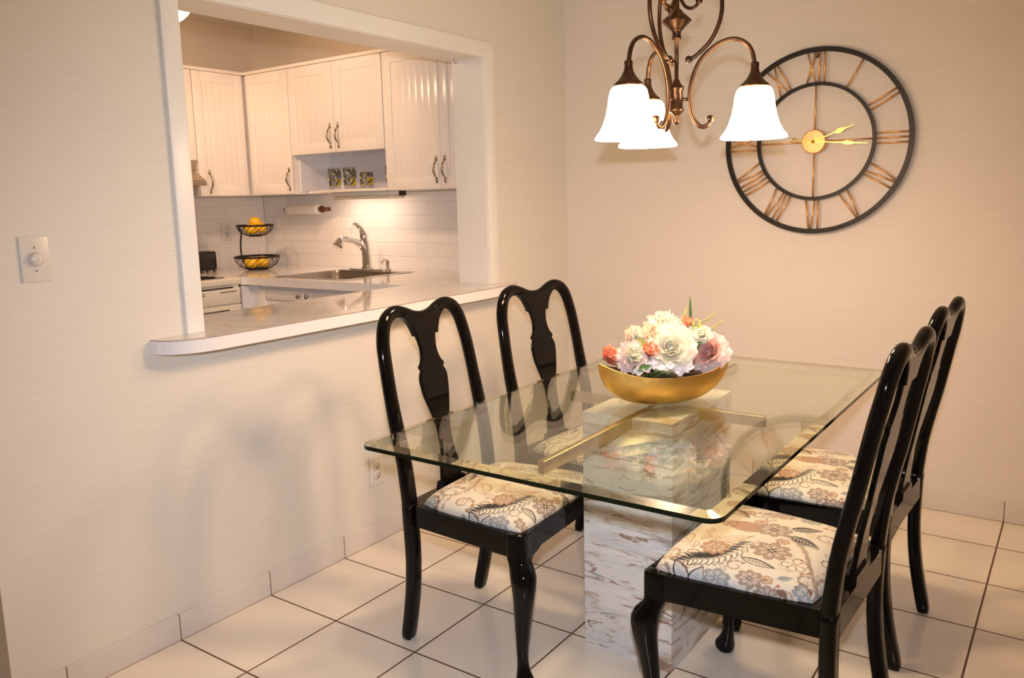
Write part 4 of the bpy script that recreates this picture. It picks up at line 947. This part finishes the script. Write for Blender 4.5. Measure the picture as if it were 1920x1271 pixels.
fern('thin fern sprig pointing up at the right of the yellow buds', (1.300, .91, .940), (1.330, .945, .968)); fern('thin fern sprig just above the pink rose', (1.320, .91, .915), (1.350, .945, .945))
fern('thin fern sprig between the cream peony and the coral rosebud', (1.255, .885, .94), (1.262, .905, .985))

# ------------------------------------------------------------------ wall clock
t = thing('wall_clock', 'large skeleton wall clock with black rings and gold Roman numerals', 'clock', (1.234, YB, 1.518))
CY = -.030
def ring(r0, r1, nm):
    mb = MB(); n = 96; R = []
    for k in range(n):
        a = 2 * PI * k / n; R.append([(r * math.cos(a), y, r * math.sin(a)) for r, y in ((r0, CY - .007), (r1, CY - .007), (r1, CY + .007), (r0, CY + .007))])
    R.append(R[0]); mb.rings(R, True, False, False, 0, True); return mb.build(nm, 'clock_black', t, auto=40)
ring(.363, .382, 'outer_ring'); ring(.228, .242, 'inner_ring')
def bar(mb, x0, z0, x1, z1, w=.0040, y=CY, d=.005):
    mb.tube([(x0, y, z0), (x1, y, z1)], w, 8, up=(0, 1, 0), r2=d, e=5)
def numeral(h, s):
    a = PI / 2 - 2 * PI * h / 12; er = Vector((math.cos(a), math.sin(a))); et = Vector((math.sin(a), -math.cos(a)))   # et points clockwise
    up = -1 if 4 <= h <= 8 else 1                                                                                   # lower numerals stand upright
    wd = {'I': .020, 'V': .044, 'X': .044}; tot = sum(wd[c] for c in s); x = -tot / 2; mb = MB(); r0, r1 = .240, .366
    def P(x, q):  # q 0 bottom, 1 top of the letter
        r = r0 + (r1 - r0) * (q if up > 0 else 1 - q); return er * r + et * (x * up)
    for c in s:
        w = wd[c]; m = x + w / 2
        if c == 'I': a_, b_ = P(m, 0), P(m, 1); bar(mb, a_.x, a_.y, b_.x, b_.y)
        if c == 'V':
            for q in (-1, 1): a_, b_ = P(m + q * .004, 0), P(m + q * w * .42, 1); bar(mb, a_.x, a_.y, b_.x, b_.y)
        if c == 'X':
            for q in (-1, 1): a_, b_ = P(m - q * w * .42, 0), P(m + q * w * .42, 1); bar(mb, a_.x, a_.y, b_.x, b_.y, y=CY + q * .001)
        x += w
    mb.build('numeral', 'clock_gold', t)
for h, s in zip(range(1, 13), ['I', 'II', 'III', 'IV', 'V', 'VI', 'VII', 'VIII', 'IX', 'X', 'XI', 'XII']): numeral(h, s)
mb = MB()
for dx, dz in ((1, 0), (-1, 0), (0, 1), (0, -1)): bar(mb, dx * .03, dz * .03, dx * .230, dz * .230, .0038)
mb.build('cross_bars', 'clock_gold', t)
mb = MB(); mb.lathe([(.001, CY - .016), (.046, CY - .016), (.050, CY - .012), (.050, CY + .012), (.001, CY + .012)], n=48, axis='y'); mb.build('center_disc', 'clock_gold', t, auto=40)
def hand(ang, L, tail, w, nm):
    a = PI / 2 - rad(ang); u = Vector((math.cos(a), math.sin(a))); v = Vector((-u.y, u.x)); y = CY - .021
    pr_ = [(-tail, .0015), (0, .0022), (L * .52, .0018), (L * .62, w), (L * .70, w * .75), (L * .78, .0022), (L, .0006)]
    pts = [u * s + v * q for s, q in pr_] + [u * s - v * q for s, q in pr_[::-1]]
    mb = MB(); mb.prism([(p.x, p.y) for p in pts], y - .0008, y + .0008, 'xz')
    if tail > .05: c = u * (-tail); mb.tube([(c.x + .010 * math.cos(2 * PI * k / 20), y, c.y + .010 * math.sin(2 * PI * k / 20)) for k in range(20)], .0028, 6, closed=True)
    return mb.build(nm, 'gold_hand', t)
hand(70, .172, .02, .010, 'hour_hand'); hand(95, .216, .080, .008, 'minute_hand')
mb = MB(); mb.lathe([(.001, CY - .027), (.006, CY - .026), (.007, CY - .016), (.001, CY - .015)], n=16, axis='y'); mb.build('spindle_cap', 'gold_hand', t)
mb = MB(); mb.tube([(.012 * math.cos(2 * PI * k / 20), CY + .008, .355 + .013 * math.sin(2 * PI * k / 20)) for k in range(20)], .0022, 6, closed=True)
mb.tube([(0, CY + .004, .343), (0, -.001, .360)], .003, 8); mb.build('hanging_loop', 'clock_black', t)

# ------------------------------------------------------------------ chandelier
HC = Vector((1.217, .925, 0))
t = thing('chandelier', 'bronze three-arm chandelier with glowing bell shades over the table', 'chandelier', (HC.x, HC.y, ZC))
def zl(z): return (1.509 + (z - 1.512) * .95 if z < 2.1 else z) - ZC
mb = MB()
mb.lathe([(.001, zl(1.512)), (.006, zl(1.513)), (.011, zl(1.524)), (.006, zl(1.535)), (.008, zl(1.540)), (.014, zl(1.545)), (.021, zl(1.552)), (.022, zl(1.558)), (.018, zl(1.561)), (.018, zl(1.612)), (.022, zl(1.616)), (.021, zl(1.622)), (.012, zl(1.632)), (.009, zl(1.642)), (.0056, zl(1.645)),
          (.0056, zl(1.756)), (.012, zl(1.759)), (.0135, zl(1.763)), (.011, zl(1.770)), (.013, zl(1.782)), (.020, zl(1.788)), (.020, zl(1.791)), (.027, zl(1.795)), (.027, zl(1.798)), (.034, zl(1.802)), (.034, zl(1.805)), (.041, zl(1.809)), (.041, zl(1.812)), (.031, zl(1.822)), (.018, zl(1.834)), (.013, zl(1.842)), (.007, zl(1.846)), (.006, zl(1.95)), (.016, zl(1.955)), (.016, zl(1.985)), (.005, zl(1.99)), (.004, zl(ZC - .03))], n=28)
mb.build('stem', 'bronze', t)
mb = MB(); mb.lathe([(.004, -.035), (.02, -.032), (.055, -.018), (.062, -.006), (.062, 0), (.001, 0)], n=32); mb.build('ceiling_canopy', 'bronze', t)
A1 = [(.230, 1.668), (.226, 1.690), (.221, 1.708), (.208, 1.729), (.187, 1.743), (.162, 1.748), (.134, 1.742), (.106, 1.727), (.075, 1.699), (.055, 1.664), (.043, 1.622), (.040, 1.584), (.044, 1.552), (.054, 1.524), (.070, 1.506), (.086, 1.503), (.098, 1.511), (.102, 1.523)]
A2 = [(.037, 1.699), (.054, 1.706), (.075, 1.722), (.099, 1.746), (.117, 1.776), (.129, 1.810), (.133, 1.845), (.129, 1.885), (.114, 1.925), (.088, 1.955), (.055, 1.972), (.014, 1.972)]
A3 = [(.008, 1.890), (.014, 1.868), (.026, 1.850), (.044, 1.843), (.058, 1.850), (.066, 1.862)]
angs = [18, 138, 258]
for ang in angs:
    ca, sa = math.cos(rad(ang)), math.sin(rad(ang))
    def W(P): return smoothstep_pts([(r * .925 * ca, r * .925 * sa, zl(z)) for r, z in P], 4)
    mb = MB(); mb.tube(W(A1), .0062, 12); mb.ball((.0945 * ca, .0945 * sa, zl(1.524)), .0115, 14)
    mb.tube([(.014 * ca, .014 * sa, zl(1.585)), (.039 * ca, .039 * sa, zl(1.585))], .005, 10); arm = mb.build('arm', 'bronze', t)
    mb = MB(); mb.tube(W(A2), .0058, 12); mb.ball((.0342 * ca, .0342 * sa, zl(1.699)), .0105, 14); mb.build('scroll', 'bronze', t)
    mb = MB(); mb.tube(W(A3), .0048, 10); mb.ball((.061 * ca, .061 * sa, zl(1.863)), .010, 12); mb.build('scroll', 'bronze', t)
    c = (.2128 * ca, .2128 * sa, 0)
    mb = MB(); mb.lathe([(.001, zl(1.678)), (.0105, zl(1.678)), (.0115, zl(1.672)), (.0105, zl(1.664)), (.013, zl(1.650)), (.020, zl(1.636)), (.029, zl(1.624)), (.038, zl(1.616)), (.040, zl(1.610)), (.036, zl(1.607)), (.001, zl(1.607))], c, 28); mb.build('shade_cap', 'bronze', t)
    mb = MB(); mb.lathe([(.030, zl(1.608)), (.043, zl(1.606)), (.049, zl(1.597)), (.053, zl(1.580)), (.056, zl(1.555)), (.061, zl(1.528)), (.069, zl(1.503)), (.079, zl(1.484)), (.089, zl(1.471)), (.091, zl(1.464)), (.088, zl(1.462)), (.075, zl(1.482)), (.058, zl(1.526)), (.050, zl(1.580)), (.030, zl(1.604))], c, 36)
    mb.build('glass_shade', 'shade', t)

# ------------------------------------------------------------------ light
def plight(name, loc, W, col, r, typ='POINT'):
    d = bpy.data.lights.new(name, typ); d.energy = W; d.color = col; d.shadow_soft_size = r
    o = bpy.data.objects.new(name, d); COL.objects.link(o); o.location = loc; return o
FLASH = (2.2018, -1.2967, 1.3108 + .135)
fl = plight('camera_flash', FLASH, 148, (.82, .87, 1.0), .022, 'SPOT')
fl.data.spot_size = rad(87); fl.data.spot_blend = 1.0; fl.rotation_euler = Vector((-.61, .79, -.26)).to_track_quat('-Z', 'Y').to_euler()
for ang in angs:
    plight('bulb', (HC.x + .2128 * math.cos(rad(ang)), HC.y + .2128 * math.sin(rad(ang)), 1.475), 14, (1.0, .61, .36), .05)
for kx, ky, d in ((-.995, .845, (-.25, .95, -.62)), (-1.28, .62, (-.85, .62, -.62))):
    kb = plight('kitchen_bulb_and_fill', (kx + d[0] * .03, ky + d[1] * .03, 2.125 + d[2] * .03), 21, (1.0, .60, .36), .03, 'SPOT')
    kb.data.spot_size = rad(105); kb.data.spot_blend = .6; kb.rotation_euler = Vector(d).to_track_quat('-Z', 'Y').to_euler()
plight('kitchen_bulb_and_fill', (-1.0, .80, 2.09), 5, (1.0, .62, .38), .05)  # added fill beside the lamp head to brighten the jamb, no extra bulb there
ul = bpy.data.lights.new('under_cabinet_tube', 'AREA'); ul.shape = 'RECTANGLE'; ul.size = .40; ul.size_y = .04; ul.energy = 1.9; ul.color = (1.0, .72, .54)
uo = bpy.data.objects.new('under_cabinet_tube', ul); COL.objects.link(uo); uo.location = (-1.12, 1.92, 1.330); uo.rotation_euler = (rad(26), 0, 0)
w = bpy.data.worlds.new('World'); SC.world = w; w.use_nodes = True
w.node_tree.nodes['Background'].inputs[0].default_value = (.9, .85, .8, 1); w.node_tree.nodes['Background'].inputs[1].default_value = .3

# ------------------------------------------------------------------ camera
cd = bpy.data.cameras.new('camera'); co = bpy.data.objects.new('camera', cd); COL.objects.link(co)
F_, YAW, PITCH, ROLL, V0 = 1526.667, -35.36586, -8.68008, -1.44334, -28.671
cd.sensor_fit = 'HORIZONTAL'; cd.sensor_width = 36; cd.lens = 36 * F_ / 1920; cd.shift_y = V0 / 1920; cd.clip_start = .05
ya, pi_, ro = rad(YAW), rad(PITCH), rad(ROLL)
f = Vector((math.sin(ya) * math.cos(pi_), math.cos(ya) * math.cos(pi_), math.sin(pi_))); r = Vector((math.cos(ya), -math.sin(ya), 0)); u = r.cross(f)
r2 = math.cos(ro) * r + math.sin(ro) * u; u2 = -math.sin(ro) * r + math.cos(ro) * u
mw = Matrix((r2, u2, -f)).transposed().to_4x4(); mw.translation = (2.20182575, -1.29669356, 1.31082184); co.matrix_world = mw
SC.camera = co
SC.view_settings.view_transform = 'Standard'; SC.view_settings.look = 'None'; SC.view_settings.gamma = 1; SC.view_settings.exposure = 0; SC.view_settings.use_curve_mapping = False
SC.cycles.use_denoising = True; SC.cycles.max_bounces = 6; SC.cycles.use_adaptive_sampling = True; SC.cycles.adaptive_threshold = .07; SC.cycles.diffuse_bounces = 4; SC.cycles.glossy_bounces = 4; SC.cycles.transparent_max_bounces = 16
